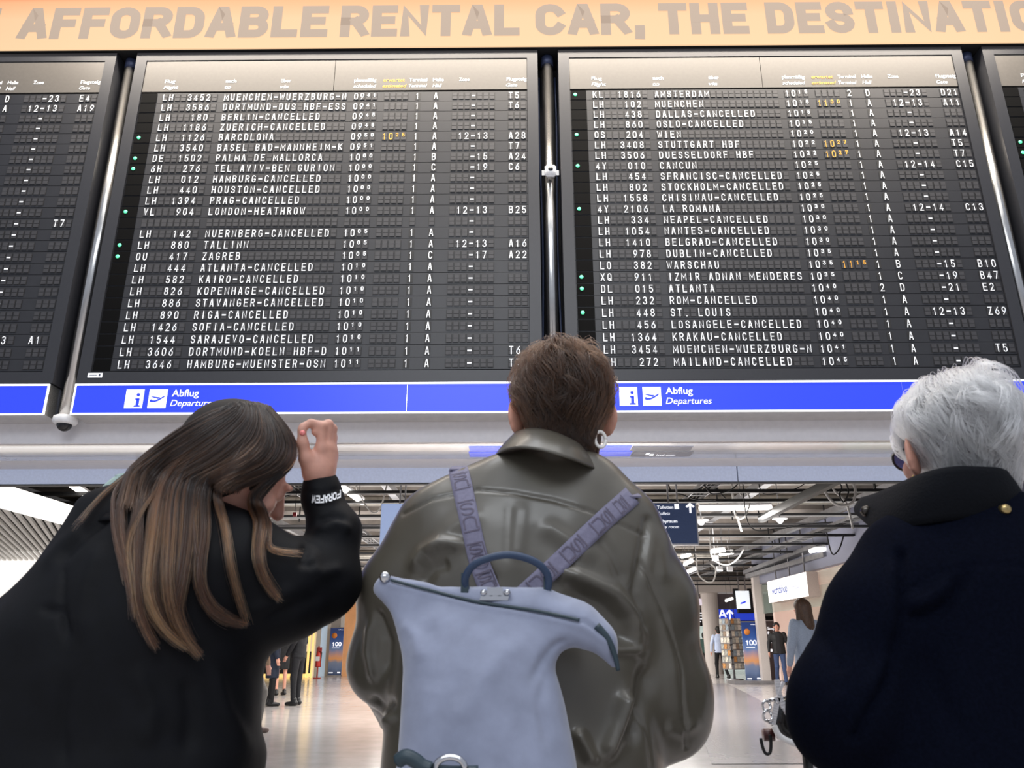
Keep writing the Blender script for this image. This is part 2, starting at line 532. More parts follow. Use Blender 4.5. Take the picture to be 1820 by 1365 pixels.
FIELD = dict(flight='flight_lettering', dest='destination_lettering', time='time_lettering', est='estimate_lettering', term='terminal_lettering', hall='hall_lettering', zone='zone_lettering', gate='gate_lettering')
def flight_board(x0, rows, label, first_field):
    """board with its left edge at X=x0"""
    root = thing('flight_board', label, 'departure board', (x0 + BW/2, YB, ZB), 0, 'flap departure boards in a row')
    O = np.array([x0 + BW/2, YB, ZB])
    m = MB(O)
    # case with a raised rim around the sunk display
    m.box(x0, x0+BW, YB+.03, YB+.28, ZB, ZT)
    m.box(x0, x0+.118, YB-.012, YB+.03, ZB, ZT); m.box(x0+BW-.115, x0+BW, YB-.012, YB+.03, ZB, ZT)
    m.box(x0+.118, x0+BW-.115, YB-.012, YB+.03, 7.243, ZT); m.box(x0+.118, x0+BW-.115, YB-.012, YB+.03, ZB, 3.600)
    m.build('case', M_BOARD, root)
    h = MB(O)
    h.box(x0+.121, x0+2.205, YB-.004, YB+.03, 6.832, 7.240); h.box(x0+2.211, x0+BW-.118, YB-.004, YB+.03, 6.832, 7.240)
    hp = h.build('header_panel', M_HEAD, root)
    t = MB(O)
    yt = YB - .007
    for g, e, xa, xb in HEADER:
        X0, X1 = xa + 4.19 + x0, xb + 4.19 + x0
        mi = 1 if g == 'erwartet' else 0
        text(t, g, X0, 6.944, .044, yt, X1, .012, 0, mi)
        if e:
            text(t, e, X0 - .004, 6.866, .044, yt, X0 + (X1-X0)*(len(e)/len(g))**.8, .012, .25, mi)
    t.build('header_lettering', [M_WHITE, M_AMBER], hp)
    for i, r in enumerate(rows):
        zc = ROW0 - DZ*i
        z0, z1 = zc - DZ/2 + .0025, zc + DZ/2 - .0025
        p = MB(O); LT = {}
        p.box(x0+.121, x0+BW-.118, YB+.004, YB+.03, z0, z1, 0)
        p.box(x0+.128, x0+.294, YB-.001, YB+.01, z0+.004, z1-.004, 3)
        ch = .094
        fields = dict(zip(('flight', 'dest', 'time', 'est', 'term', 'hall', 'zone', 'gate'), r))
        for k, s in fields.items():
            n = NC[k]; L = LT[k] = MB(O)
            if k == 'flight' and s:
                a, d = s.split(' ')
                s = a + ' '*(7 - 2 - len(d) + 1) + d
            elif k == 'zone' and s:
                s = ' '*(3 - s.index('-')) + s
            for c in range(n):
                cx = x0 + LAY[k] + CELL*c
                q = s[c] if c < len(s) else ' '
                letter = q != ' '
                p.add([(cx-.031, YB+.002, zc-ch/2), (cx+.031, YB+.002, zc-ch/2), (cx+.031, YB+.002, zc+ch/2), (cx-.031, YB+.002, zc+ch/2)], [(0, 1, 2, 3)], 1)
                if not (letter and k in ('term', 'hall')):
                    p.box(cx-.0245, cx+.0245, YB-.002, YB+.002, zc+.002, zc+ch/2-.006, 2)
                    p.box(cx-.0245, cx+.0245, YB-.002, YB+.002, zc-ch/2+.006, zc-.002, 2)
                if letter:
                    mi = 1 if k == 'est' else 0
                    if k in ('time', 'est') and c >= 2:
                        glyph(L, q, cx-.014, zc-.006, .028, .048, .0082, YB-.005, mi)
                    else:
                        w = {'1': .032, '-': .040, 'I': .03, 'M': .050, 'N': .042, 'W': .047}.get(q, .040)
                        glyph(L, q, cx-w/2, zc-.042, w, .084, .015 if q == '-' else .0076 if q in 'MNW' else .0088, YB-.005, mi)
        ro = p.build('flap_row', [M_ROW, M_CELL, M_FLAP, M_BLACK], root)
        for k, L in LT.items():
            if L.f:
                L.build(FIELD[k], [M_WHITE, M_AMBER], ro)
        if r[8] == '1':
            d = MB(O); d.disc((x0+.176, YB-.002, zc+.004), .0195, 14); d.build('status_lamp', M_GREEN, ro)
    s = MB(O)
    s.box(x0+.10, x0+.237, YB-.016, YB-.010, 3.540, 3.585)
    so = s.build('maker_plate', M_SIGNWHITE, root); so['label'] = 'small white plate'
    s2 = MB(O)
    for q in range(7): s2.box(x0+.118+q*.011, x0+.126+q*.011, YB-.0175, YB-.0162, 3.556, 3.569)
    s2.box(x0+.204, x0+.222, YB-.0175, YB-.0162, 3.551, 3.574)
    s2.build('plate_lettering', mat('plate_ink', '#4a4f62', .6), so)
    return root
X2 = -4.19
flight_board(X2 - PITCHX, B1, 'dark flap departure board cut off by the left edge, gates E4 and A19 on top', 0)
flight_board(X2, parse(B2), 'dark flap departure board whose first row is to Muenchen-Wuerzburg at 09.41', 0)
flight_board(X2 + PITCHX, parse(B3), 'dark flap departure board whose first row is to Amsterdam, behind the grey-haired woman', 0)
flight_board(X2 + 2*PITCHX, B4, 'dark flap departure board cut off by the right edge, two green lamps', 0)

# ================================================================== blue departure signs under the boards
def arrow_plane(mb, x, z, s, y, m):
    """departing aeroplane pictogram in a square of side s"""
    def poly(pts):
        mb.add([(x+s*a, y, z+s*c) for a, c in pts], [tuple(range(len(pts)))], m)
    poly([(.08, .40), (.16, .46), (.24, .40), (.40, .40), (.62, .51), (.86, .66), (.90, .62), (.82, .54), (.55, .36), (.36, .29), (.20, .28), (.13, .30)])
    poly([(.10, .60), (.20, .62), (.66, .56), (.52, .47)])
def dep_sign(x0, x1, label, info=None):
    z0, z1, y0, y1 = 3.172, 3.481, 6.985, 7.283
    O = np.array([(x0+x1)/2, y0, z0])
    root = thing('departures_sign', label, 'sign', O, 0, 'blue signs under the boards')
    m = MB(O); m.box(x0, x1, y0+.012, y1, z0, z1); m.build('case', M_ALU, root)
    f = MB(O)
    f.box(x0+.004, x1-.004, y0, y0+.012, z1-.02, z1-.002); f.box(x0+.004, x1-.004, y0, y0+.012, z0+.002, z0+.016)
    f.box(x0+.004, x0+.018, y0, y0+.012, z0+.016, z1-.02); f.box(x1-.018, x1-.004, y0, y0+.012, z0+.016, z1-.02)
    f.build('frame', M_SIGNWHITE, root)
    p = MB(O)
    xs = [x0+.018] + [x for x in (x0+3.16,) if x < x1-.3] + [x1-.018]
    for a, c in zip(xs, xs[1:]):
        p.box(a+.002, c-.003, y0+.006, y0+.014, z0+.017, z1-.021)
    fo = p.build('face_panel', M_SIGNBLUE, root)
    if info is not None:
        X = info; yt = y0 + .003
        i = MB(O); i.box(X, X+.170, yt, yt+.006, 3.235, 3.420)
        io = i.build('information_pictogram', M_SIGNWHITE, root)
        g = MB(O); yy = yt - .002
        g.disc((X+.120, yy+.002, 3.367), .017, 14, th=.002)
        for bx in ((X+.095, X+.137, 3.330, 3.316), (X+.107, X+.137, 3.330, 3.262), (X+.090, X+.150, 3.262, 3.246)):
            g.add([(bx[0], yy, bx[2]), (bx[1], yy, bx[2]), (bx[1], yy, bx[3]), (bx[0], yy, bx[3])], [(0, 1, 2, 3)])
        g.build('pictogram_mark', M_SIGNBLUE, io)
        i = MB(O); i.box(X+.220, X+.392, yt, yt+.006, 3.235, 3.420)
        io = i.build('aeroplane_pictogram', M_SIGNWHITE, root)
        g = MB(O); arrow_plane(g, X+.220, 3.242, .172, yy, 0); g.build('pictogram_mark', M_SIGNBLUE, io)
        t = MB(O); text(t, 'Abflug', X+.436, 3.349, .066, yt, X+.690, .012); text(t, 'Departures', X+.432, 3.253, .062, yt, X+.862, .004, .22)
        t.build('lettering', M_SIGNWHITE, root)
    return root
dep_sign(-8.85, -4.437, 'plain blue departures sign cut off by the left edge')
dep_sign(-4.199, .245, 'blue departures sign between the dome camera post and the brown-haired woman', -3.697)
dep_sign(.462, 4.905, 'blue departures sign between the brown-haired and the grey-haired woman', .960)
dep_sign(5.12, 9.5, 'blue departures sign beyond the grey-haired woman at the right edge')

# ================================================================== steel posts between the boards
M_PCAP = mat('post_collar', '#39415c', 0.4, 0.3)
POSTS = [(-4.307, 'steel post left of the Muenchen-Wuerzburg board, dome camera at its foot'), (.352, 'steel post between the two whole boards, white box clamped on'), (5.012, 'steel post on the right of the Amsterdam board')]
for k, (px, lab) in enumerate(POSTS):
    O = np.array([px, 7.12, 3.20])
    root = thing('steel_post', lab, 'post', O, 0, 'steel posts between the boards')
    m = MB(O); m.tube([(px, 7.12, 3.20 if k == 0 else 3.06), (px, 7.12, 7.24)], .064, 24); m.build('shaft', M_STEEL, root)
    m = MB(O); m.tube([(px, 7.12, 7.23), (px, 7.12, 7.34)], .068, 24); m.build('collar', M_PCAP, root)
    m = MB(O); m.box(px-.02, px+.02, 7.17, 7.338, 7.24, 7.28); m.box(px-.02, px+.02, 7.17, 7.338, 3.9, 3.94); m.build('wall_bracket', M_BLKSTEEL, root)
# loose cables in the gaps
for px in (-4.307, .352, 5.012):
    for s in (-1, 1):
        m = MB((px, 7.26, 3.2))
        m.tube([(px + s*(.086 + .010*math.sin(z*2.1 + px)), 7.26 + .02*math.sin(z*1.3), z) for z in np.linspace(3.25, 7.2, 26)], .012, 6)
        o = m.build('hanging_cable', mat('bluish_cable', '#3c4766', 0.4), None)
        side = 'left' if s < 0 else 'right'
        which = {-4.307: 'leftmost', .352: 'middle', 5.012: 'rightmost'}[px]
        tag(o, 'thin dark cable running down the gap just %s of the %s steel post' % (side, which), 'cable', 'cables in the gaps')
# dome camera at the foot of the left post
px = -4.307
root = thing('security_camera', 'white dome security camera under the foot of the left steel post', 'security camera', (px, 7.12, 3.20))
O = (px, 7.12, 3.20)
m = MB(O); m.lathe((px, 7.12, 3.20), [(.0, 0), (.075, 0), (.105, -.015), (.11, -.06), (.10, -.075), (.078, -.085), (.0, -.085)], 24); m.build('housing', M_SKINNYWHITE, root)
m = MB(O); m.lathe((px, 7.12, 3.115), [(.068*math.cos(a), -.068*math.sin(a)) for a in np.linspace(0, 1.55, 8)], 20); m.build('dome', M_GLASSDARK, root)
# white box clamped to the middle post
cx, cz = .358, 5.80
root = thing('clamped_sensor', 'small white box clamped to the middle steel post', 'sensor', (cx, 7.045, cz))
O = (cx, 7.045, cz)
bm = bmesh.new(); bmesh.ops.create_cube(bm, size=1)
for v in bm.verts: v.co = Vector((v.co.x*.118, v.co.y*.06, v.co.z*.135))
bmesh.ops.bevel(bm, geom=bm.edges[:], offset=.016, segments=3, affect='EDGES')
me = bpy.data.meshes.new('housing'); bm.to_mesh(me); bm.free()
o = link_mesh('housing', me, M_SKINNYWHITE, root, True); o.location = (0, -.042, 0)
m = MB(O); m.lathe((cx, 6.968, cz+.012), [(.0005, 0), (.026, 0), (.03, .02)], 16, axis='y'); m.build('lens', M_GLASSDARK, root)
m = MB(O); m.box(cx-.09, cx+.09, 7.030, 7.054, cz-.03, cz+.03); m.lathe((cx-.075, 7.045, cz), [(.0005, 0), (.012, 0), (.012, .01)], 10, axis='y'); m.lathe((cx+.075, 7.045, cz), [(.0005, 0), (.012, 0), (.012, .01)], 10, axis='y'); m.build('clamp', M_STEEL, root)
# bolt on the top bezel
# ================================================================== orange advertising light box above the boards
mb_ = bpy.data.materials.new('orange_lightbox'); mb_.use_nodes = True
nt = mb_.node_tree; pb = nt.nodes['Principled BSDF']
tc = nt.nodes.new('ShaderNodeTexCoord'); sx = nt.nodes.new('ShaderNodeSeparateXYZ'); rp = nt.nodes.new('ShaderNodeValToRGB')
nt.links.new(tc.outputs['Generated'], sx.inputs[0]); nt.links.new(sx.outputs['Z'], rp.inputs['Fac'])
e = rp.color_ramp.elements
e[0].position = 0.0; e[0].color = lin('#ffd7aa'); e[1].position = 1.0; e[1].color = lin('#f08458')  # glow of the box, redder towards the top, painted into the emission ramp
k = rp.color_ramp.elements.new(0.55); k.color = lin('#ffd0a4')
k = rp.color_ramp.elements.new(0.88); k.color = lin('#ffb888')
nt.links.new(rp.outputs['Color'], pb.inputs['Emission Color']); pb.inputs['Emission Strength'].default_value = 0.97
pb.inputs['Base Color'].default_value = lin('#2a1c14'); pb.inputs['Roughness'].default_value = .8; pb.inputs['Specular IOR Level'].default_value = .1
M_BANLET = mat('banner_letter', '#1a1816', 0.8, emit=0.85, emit_color='#cdb7a5', vary=.02, spec=.1)
z0, z1 = 7.362, 8.115
O = np.array([0, 6.95, z0])
root = thing('light_box', 'long orange advertising light box about rental cars, above the boards', 'advertising sign', O)
m = MB(O); m.box(-10, 10, 6.965, 7.30, z0, z1+.02); m.build('case', M_DARK, root)
m = MB(O); m.box(-9.98, 9.98, 6.945, 6.965, z0+.006, z1); m.build('face_panel', mb_, root)
m = MB(O)
for w, xa, xb in (('N', -6.25, -5.79), ('AFFORDABLE', -5.545, -2.09), ('RENTAL', -1.95, .045), ('CAR,', .222, 1.445), ('THE', 1.597, 2.588), ('DESTINATION', 2.785, 6.15)):
    word(m, w, xa, xb, 7.506, .435, .108, 6.941, 0, .11)
m.build('lettering', M_BANLET, root)

# ================================================================== reflections in the glossy soffit, built as flush coloured strips
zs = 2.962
def painted_reflection(name, label, u0, u1, m_, words_=None):
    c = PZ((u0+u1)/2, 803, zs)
    root = thing(name, label, 'sign', c, 0, 'painted reflections in the soffit')
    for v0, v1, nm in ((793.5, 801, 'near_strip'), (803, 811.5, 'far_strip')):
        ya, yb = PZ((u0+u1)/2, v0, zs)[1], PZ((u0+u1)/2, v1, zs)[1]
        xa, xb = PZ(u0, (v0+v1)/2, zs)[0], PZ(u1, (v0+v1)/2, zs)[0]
        m = MB(c); m.box(xa, xb, ya, yb, zs-.002, zs+.004); so = m.build('reflection_strip', m_, root)
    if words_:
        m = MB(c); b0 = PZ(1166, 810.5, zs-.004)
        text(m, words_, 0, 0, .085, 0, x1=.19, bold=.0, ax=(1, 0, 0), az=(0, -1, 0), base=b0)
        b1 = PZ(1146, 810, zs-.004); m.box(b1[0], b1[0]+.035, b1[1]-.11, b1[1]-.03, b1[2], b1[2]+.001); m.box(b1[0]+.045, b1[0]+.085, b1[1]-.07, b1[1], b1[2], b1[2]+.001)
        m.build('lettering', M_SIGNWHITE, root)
painted_reflection('soffit_reflection', 'blue reflection built as a strip in the soffit behind the brown-haired woman', 834, 1121, mat('reflection_blue', '#5a66e8', .25, emit=.35, emit_color='#4a5cf0'))
painted_reflection('soffit_reflection', 'dark grey reflection reading book room, built as a strip in the soffit', 1124, 1229, mat('reflection_dark', '#6b686e', .3), 'book room')
# ================================================================== ceiling services of the concourse
ZBM = 3.50
BEAMV = [876, 893, 918, 939, 954.5, 970, 984, 996, 1007, 1017, 1026, 1034, 1041]
for k, v in enumerate(BEAMV):
    y = PZ(910, v, ZBM)[1]
    w = .10 + .03*(k % 3)
    m = MB((0, y, ZBM))
    m.box(-14, 14, y, y+w, ZBM, ZBM+.05)
    for x in np.arange(-13 + (k % 4)*.7, 14, 3.1):
        m.box(x-.012, x+.012, y+.03, y+.055, ZBM+.16, 4.25)
    struct(m.build('ceiling_beam', M_BLKSTEEL))
# long ceiling beams running away from the camera and ribs of the slab
for x, w in ((-9.2, .14), (-5.6, .10), (-2.4, .14), (1.2, .10), (4.3, .16), (6.7, .12), (9.6, .14)):
    m = MB((x, 8.6, 3.8)); m.box(x, x+w, 8.6, 45, 3.78, 3.92); struct(m.build('ceiling_beam', M_GREYSTEEL))
M_SLABPANEL = mat('slab_panel', '#857d76', .85, 0, .3, 2.2, detail=6)
for k in range(15):
    y = 9.4 + k*2.2
    m = MB((0, y, 4.15)); m.box(-16, 16, y, y+.9, 4.12, 4.25); struct(m.build('ceiling_rib', M_SLABPANEL))
# one slanting beam above the grey-haired woman's shoulder
m = MB((0, 0, 0)); m.beam(P(1352, 923, 14.2), P(1500, 845, 10.2), .10, .12); struct(m.build('ceiling_beam', M_BLKSTEEL))
m = MB((0, 0, 0)); m.beam(P(1330, 1017, 26), P(1462, 968, 20), .35, .10); m.beam(P(1330, 1024, 26), P(1470, 985, 20), .2, .12); struct(m.build('ceiling_beam', M_GREYSTEEL))

# ---- pipes, ducts and trays: one thing each
M_DUCT = mat('duct_metal', '#8d8880', .35, .8, .2, 4)
M_GREYCABLE = mat('grey_cable', '#b9b7b4', .5)
M_DKCABLE = mat('black_cable', '#1c1c1e', .5)
def pipe(name, pts, r, m_, label, cat):
    o0 = pts[0]
    m = MB(o0); m.tube(pts, r, 10); return tag(m.build(name, m_), label, cat)
pipe('ventilation_duct', [(-15, 13.35, 3.95), (15, 13.35, 3.95)], .13, M_DUCT, 'round metal duct across the open ceiling just behind the pale soffit edge', 'duct')
pipe('ventilation_duct', [(-15, 16.1, 3.98), (15, 16.1, 3.98)], .11, M_DUCT, 'round metal duct across the ceiling just beyond the long horizontal tube light', 'duct')
pipe('ventilation_duct', [(-15, 25.3, 3.9), (15, 25.3, 3.9)], .16, M_DUCT, 'thicker round duct across the ceiling deeper in the concourse', 'duct')
pipe('sprinkler_pipe', [(-15, 14.9, 3.74), (15, 14.9, 3.74)], .022, M_GREYSTEEL, 'thin steel sprinkler pipe under the ceiling near the white disc fittings', 'pipe')
pipe('sprinkler_pipe', [(-15, 17.9, 3.74), (15, 17.9, 3.74)], .025, M_GREYSTEEL, 'thin steel pipe farther back under the open ceiling', 'pipe')
def cable_tray(x, y0, y1, z, label):
    root = thing('cable_tray', label, 'cable tray', (x, y0, z))
    m = MB((x, y0, z))
    m.box(x-.15, x-.135, y0, y1, z, z+.06); m.box(x+.135, x+.15, y0, y1, z, z+.06)
    for y in np.arange(y0+.1, y1, .4): m.box(x-.135, x+.135, y, y+.03, z, z+.012)
    m.build('tray', M_GREYSTEEL, root)
    m = MB((x, y0, z))
    for q in (-.07, 0, .06): m.tube([(x+q, y0+.1, z+.03), (x+q+.02, (y0+y1)/2, z+.03), (x+q, y1-.1, z+.03)], .016, 6)
    m.build('cable', M_DKCABLE, root)
cable_tray(-3.6, 9.2, 30, 3.553, 'cable tray running away under the ceiling, left of the middle')
cable_tray(3.1, 9.2, 30, 3.553, 'cable tray running away under the ceiling, right of the middle')
cable_tray(6.9, 9.6, 30, 3.553, 'cable tray running away under the ceiling above the shop side')

def cable(pts, r, m_, label):
    """smooth hanging cable through the points"""
    pts = [np.array(p, float) for p in pts]
    a_ = pts[0].copy(); a_[2] = 4.24
    pts = [a_] + pts
    q = []
    n = len(pts)
    for i in range(n-1):
        p0, p1, p2, p3 = pts[max(i-1, 0)], pts[i], pts[i+1], pts[min(i+2, n-1)]
        for t in np.linspace(0, 1, 7, endpoint=(i == n-2)):
            q.append(.5*((2*p1) + (-p0+p2)*t + (2*p0-5*p1+4*p2-p3)*t*t + (-p0+3*p1-3*p2+p3)*t**3))
    m = MB(pts[0]); m.tube(q, r, 6)
    return tag(m.build('hanging_cable', m_), label, 'cable', 'cables hanging from the open ceiling')
def pc(Y, *uv): return [P(u, v, Y) for u, v in uv]
cable(pc(12.5, (1463, 855), (1470, 880), (1490, 898), (1515, 893), (1520, 870), (1512, 852)), .022, M_GREYCABLE, 'thick grey cable looping down beside the grey-haired woman\'s collar')
cable(pc(12.7, (1476, 852), (1483, 872), (1500, 888), (1508, 905), (1516, 940)), .018, M_GREYCABLE, 'grey cable dropping behind the grey-haired woman\'s shoulder')
cable(pc(12.2, (1490, 850), (1496, 866), (1492, 880), (1500, 892), (1508, 874), (1502, 855)), .012, M_DKCABLE, 'black cable coil by the grey cable near the dark blue collar')
cable(pc(14, (1316, 878), (1326, 874), (1333, 888), (1330, 905), (1322, 920), (1312, 922), (1306, 905)), .014, M_GREYCABLE, 'pale cable curl hanging over the long horizontal tube light')
cable(pc(14.4, (1305, 905), (1312, 925), (1318, 945)), .02, M_GREYCABLE, 'short grey hose end hanging under the long tube light')
cable(pc(19, (1262, 955), (1264, 985), (1275, 1000), (1295, 1004), (1312, 992), (1322, 975)), .018, M_GREYCABLE, 'grey cable sagging in a wide bow above the white column')
cable(pc(22, (1238, 1000), (1242, 1022), (1256, 1034), (1268, 1032), (1272, 1012), (1262, 1002)), .02, M_GREYCABLE, 'grey cable loop hanging above the white column')
cable(pc(22, (1422, 975), (1428, 995), (1440, 1003), (1448, 990), (1452, 972)), .016, M_GREYCABLE, 'grey cable bow under the short slanting tube light')
cable(pc(18, (1468, 935), (1472, 962), (1480, 985), (1492, 975), (1500, 950)), .016, M_DKCABLE, 'dark cable bow near the grey-haired woman\'s sleeve')
cable(pc(13, (633, 860), (640, 880), (655, 905), (668, 911), (678, 898), (686, 868), (690, 855)), .014, M_GREYCABLE, 'pale cable sagging beside the raised hand')
cable(pc(13, (480, 886), (500, 884), (520, 878), (536, 868)), .012, M_DKCABLE, 'dark cable behind the bent girl\'s face')
cable(pc(13.5, (1190, 868), (1215, 880), (1240, 888), (1272, 888)), .012, M_DKCABLE, 'black cable drooping over the navy toilet sign')
cable(pc(12.8, (1272, 855), (1277, 872), (1290, 886)), .010, M_DKCABLE, 'black cable end dangling right of the navy toilet sign')
cable(pc(12.4, (1250, 853), (1256, 868), (1268, 878), (1300, 870), (1318, 852)), .010, M_DKCABLE, 'thin black cable swag just behind the pale soffit edge')
cable(pc(13, (1352, 872), (1385, 876), (1420, 866), (1440, 850)), .009, M_DKCABLE, 'thin black cable swag right of the pale cable curl')
cable(pc(13.2, (1330, 930), (1380, 940), (1430, 932), (1480, 928)), .010, M_DKCABLE, 'thin black cable strung below the white disc fitting')
cable(pc(12.3, (5, 858), (12, 872), (22, 866), (28, 855)), .010, M_GREYCABLE, 'short cable over the white slatted canopy')

# ---- tube lights
def tube_light(a, b, label):
    a, b = np.array(a), np.array(b)
    root = thing('tube_light', label, 'light', a, 0, 'tube lights under the open ceiling')
    m = MB(a); m.tube([a, b], .045, 10); m.build('tube', M_TUBE, root)
    m = MB(a); m.beam(a + [0, 0, .065], b + [0, 0, .065], .08, .04); m.build('housing', M_SKINNYWHITE, root)
    for t in (.15, .85):
        m = MB(a); p = a + (b-a)*t; m.box(p[0]-.006, p[0]+.006, p[1]-.006, p[1]+.006, p[2]+.06, 4.25); m.build('hanger_rod', M_GREYSTEEL, root)
tube_light(P(1243, 904, 14.3), P(1371, 902, 14.3), 'long horizontal tube light right of the navy toilet sign')
tube_light(P(1440, 980, 20.6), P(1491, 972, 19.6), 'short slanting tube light above the white shop sign')
tube_light(P(601, 862, 12.2), P(644, 893, 14.0), 'slanting tube light beside the black cuff of the raised arm')
tube_light(P(124, 860, 12.2), P(172, 893, 14.2), 'slanting tube light above the white slatted canopy')
tube_light(P(1800, 860, 12.3), P(1850, 862, 12.3), 'tube light at the right edge beside the dark blue collar')
tube_light(P(1216, 1020, 27), P(1236, 1011, 26), 'tube light deep in the concourse left of the cable loop')
tube_light(P(1217, 1003, 24), P(1230, 997, 23), 'tube light deep in the concourse nearest the leather sleeve')
tube_light(P(1280, 986, 22.0), P(1302, 982, 21.6), 'small tube light above the sagging grey cable bow')
tube_light(P(1212, 990, 23), P(1226, 986, 22.4), 'tube light deep in the concourse above the one by the leather sleeve')
tube_light(P(1264, 981, 21.5), P(1288, 978, 21.2), 'small bright tube light among beams above the white column')
tube_light(P(1290, 1068, 34), P(1302, 1064, 33.5), 'tiny tube light just right of the white column head')
# ---- disc fittings (wireless points)
def disc_fitting(u, v, Y, label):
    c = P(u, v, Y)
    root = thing('ceiling_fitting', label, 'ceiling fitting', c, 0, 'white disc fittings')
    m = MB(c); m.lathe(c, [(.001, 0), (.14, 0), (.145, -.02), (.07, -.04), (.045, -.085), (.02, -.10), (.001, -.10)], 18); m.build('disc', M_SKINNYWHITE, root)
    m = MB(c); m.tube([c, (c[0], c[1], 4.25)], .012, 6); m.build('hanger_rod', M_GREYSTEEL, root)
disc_fitting(1386, 921, 15.0, 'white disc fitting hanging in the middle of the open ceiling on the right')
disc_fitting(1246, 924, 14.6, 'white disc fitting peeking out beside the navy toilet sign')
disc_fitting(690, 924, 14.6, 'white disc fitting beside the pale blue hanging panel')
# ---- small junction boxes
for u, v, Y, lab in ((1279, 1011, 24, 'white junction box left of its twin, above the column'), (1297, 1011, 24, 'white junction box right of its twin, above the column'), (1271, 992, 21, 'white spotlight box under the ceiling beams')):
    c = P(u, v, Y); m = MB(c); m.box(c[0]-.08, c[0]+.08, c[1]-.05, c[1]+.05, c[2]-.07, c[2]+.07); m.box(c[0]-.01, c[0]+.01, c[1]-.01, c[1]+.01, c[2]+.07, 4.25)
    tag(m.build('junction_box', M_SKINNYWHITE), lab, 'box')
# red tag near the girl's sleeve
c = P(524, 914, 12.7)
root = thing('alarm_box', 'small red box hanging behind the raised black sleeve', 'box', c)
m = MB(c); m.box(c[0]-.03, c[0]+.03, c[1]-.02, c[1]+.02, c[2]-.03, c[2]+.03); m.build('box_body', mat('red_plastic', '#8a2226', .5), root)
m = MB(c); m.box(c[0]-.004, c[0]+.004, c[1]-.004, c[1]+.004, c[2]+.03, 4.25); m.build('hanger_rod', M_BLKSTEEL, root)

# ---- hanging direction signs
Ys = 12.0
a, c = P(1040, 895, Ys), P(1243, 968, Ys)
zt, zb = P(1243, 893, Ys)[2], P(1243, 968.5, Ys)[2]
root = thing('direction_sign', 'navy hanging direction sign for toilets and baby room with an up arrow', 'sign', (a[0], Ys, zb))
O = (a[0], Ys, zb)
m = MB(O); m.box(a[0], c[0], Ys, Ys+.1, zb, zt); m.build('case', M_SKINNYWHITE, root)
m = MB(O); m.box(a[0]+.015, c[0]-.02, Ys-.008, Ys+.01, zb+.02, zt-.015); m.build('face_panel', M_NAVYSIGN, root)
m = MB(O); xx = P(1243, 930, Ys)[0]; yy = Ys - .012
def px_h(v): return P(1215, v, Ys)[2]
text(m, 'Toiletten', xx-.635, px_h(904), .046, yy, xx-.383, .018); text(m, 'Toilets', xx-.635, px_h(915), .046, yy, xx-.44, .01, .25)
text(m, 'Babyraum', xx-.635, px_h(929), .046, yy, xx-.335, .018); text(m, 'Baby room', xx-.635, px_h(939), .046, yy, xx-.316, .01, .25)
m.box(xx-.365, xx-.295, yy, yy+.004, px_h(905), px_h(896))
ax_, az_ = xx-.125, px_h(912)
m.box(ax_-.016, ax_+.016, yy, yy+.004, az_, az_+.13)
for s in (-1, 1): m.obox((ax_ + s*.026, yy+.002, az_+.118), (s*.032, 0, -.027), (0, .002, 0), (s*.010, 0, .012))
m.build('lettering', M_SIGNWHITE, root)
for x in (c[0]-.28, c[0]-.42): m = MB(O); m.tube([(x, Ys+.05, zt), (x, Ys+.05, 4.25)], .014, 8); m.build('hanger_rod', M_GREYSTEEL, root)
a, c = P(678, 893, Ys), P(830, 970, Ys)
root = thing('overhead_sign', 'pale blue blank hanging panel left of the leather jacket', 'sign', (a[0], Ys, zb))
O = (a[0], Ys, zb)
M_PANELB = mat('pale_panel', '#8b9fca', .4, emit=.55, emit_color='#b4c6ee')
m = MB(O); m.box(a[0], c[0], Ys, Ys+.1, zb, zt); m.build('case', M_SKINNYWHITE, root)
m = MB(O); m.box(a[0]+.006, c[0]-.006, Ys-.008, Ys+.01, zb+.006, zt-.006); m.build('face_panel', M_PANELB, root)
for x in (a[0]+.28, a[0]+.36): m = MB(O); m.tube([(x, Ys+.05, zt), (x, Ys+.05, 4.25)], .012, 8); m.build('hanger_rod', M_GREYSTEEL, root)

# ---- white slatted canopy of the left shop
zc0, zc1 = 3.0, 3.33
A_, B_ = PZ(-40, 889, zc0), PZ(128, 937, zc0)
xf = (A_[0] + B_[0])/2
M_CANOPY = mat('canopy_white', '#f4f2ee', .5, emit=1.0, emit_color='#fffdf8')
M_SLAT = mat('canopy_slat', '#dcd9d4', .5)
root = thing('slatted_canopy', 'white fascia and slatted underside of the shop canopy at the left edge', 'canopy', (xf, 8.6, zc0))
O = (xf, 8.6, zc0)
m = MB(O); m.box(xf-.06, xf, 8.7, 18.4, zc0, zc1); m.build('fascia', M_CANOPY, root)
m = MB(O)
dirv = np.array([math.sin(math.radians(-25.5)), math.cos(math.radians(-25.5)), 0])
for k in range(46):
    s = 6.0 + k*.27
    p = np.array([xf - .06, s, zc0+.04])
    L = min((18.3 - s)/dirv[1], (xf - .06 + 15.0)/-dirv[0])
    if s < 8.7:
        continue
    m.beam(p, p + dirv*L, .05, .045)
for k in range(24):
    s = xf - .3 - k*.3
    p = np.array([s, 8.75, zc0+.04]); L = min(9.5/dirv[1], (s+15.0)/-dirv[0])
    m.beam(p, p + dirv*L, .05, .045)
m.build('slat_panel', M_SLAT, root)
m = MB(O); m.box(-15, xf-.06, 8.7, 18.4, zc0+.24, zc0+.27); m.build('backing', mat('canopy_backing', '#2c2a28', .8), root)
struct_w = MB((-11, 18.4, 0)); struct_w.box(-15.5, xf+.1, 18.4, 18.6, 0, 3.3); struct(struct_w.build('wall_left_shop', mat('lit_shop_wall', '#f3ece6', .6, emit=.95, emit_color='#fffaf4')))

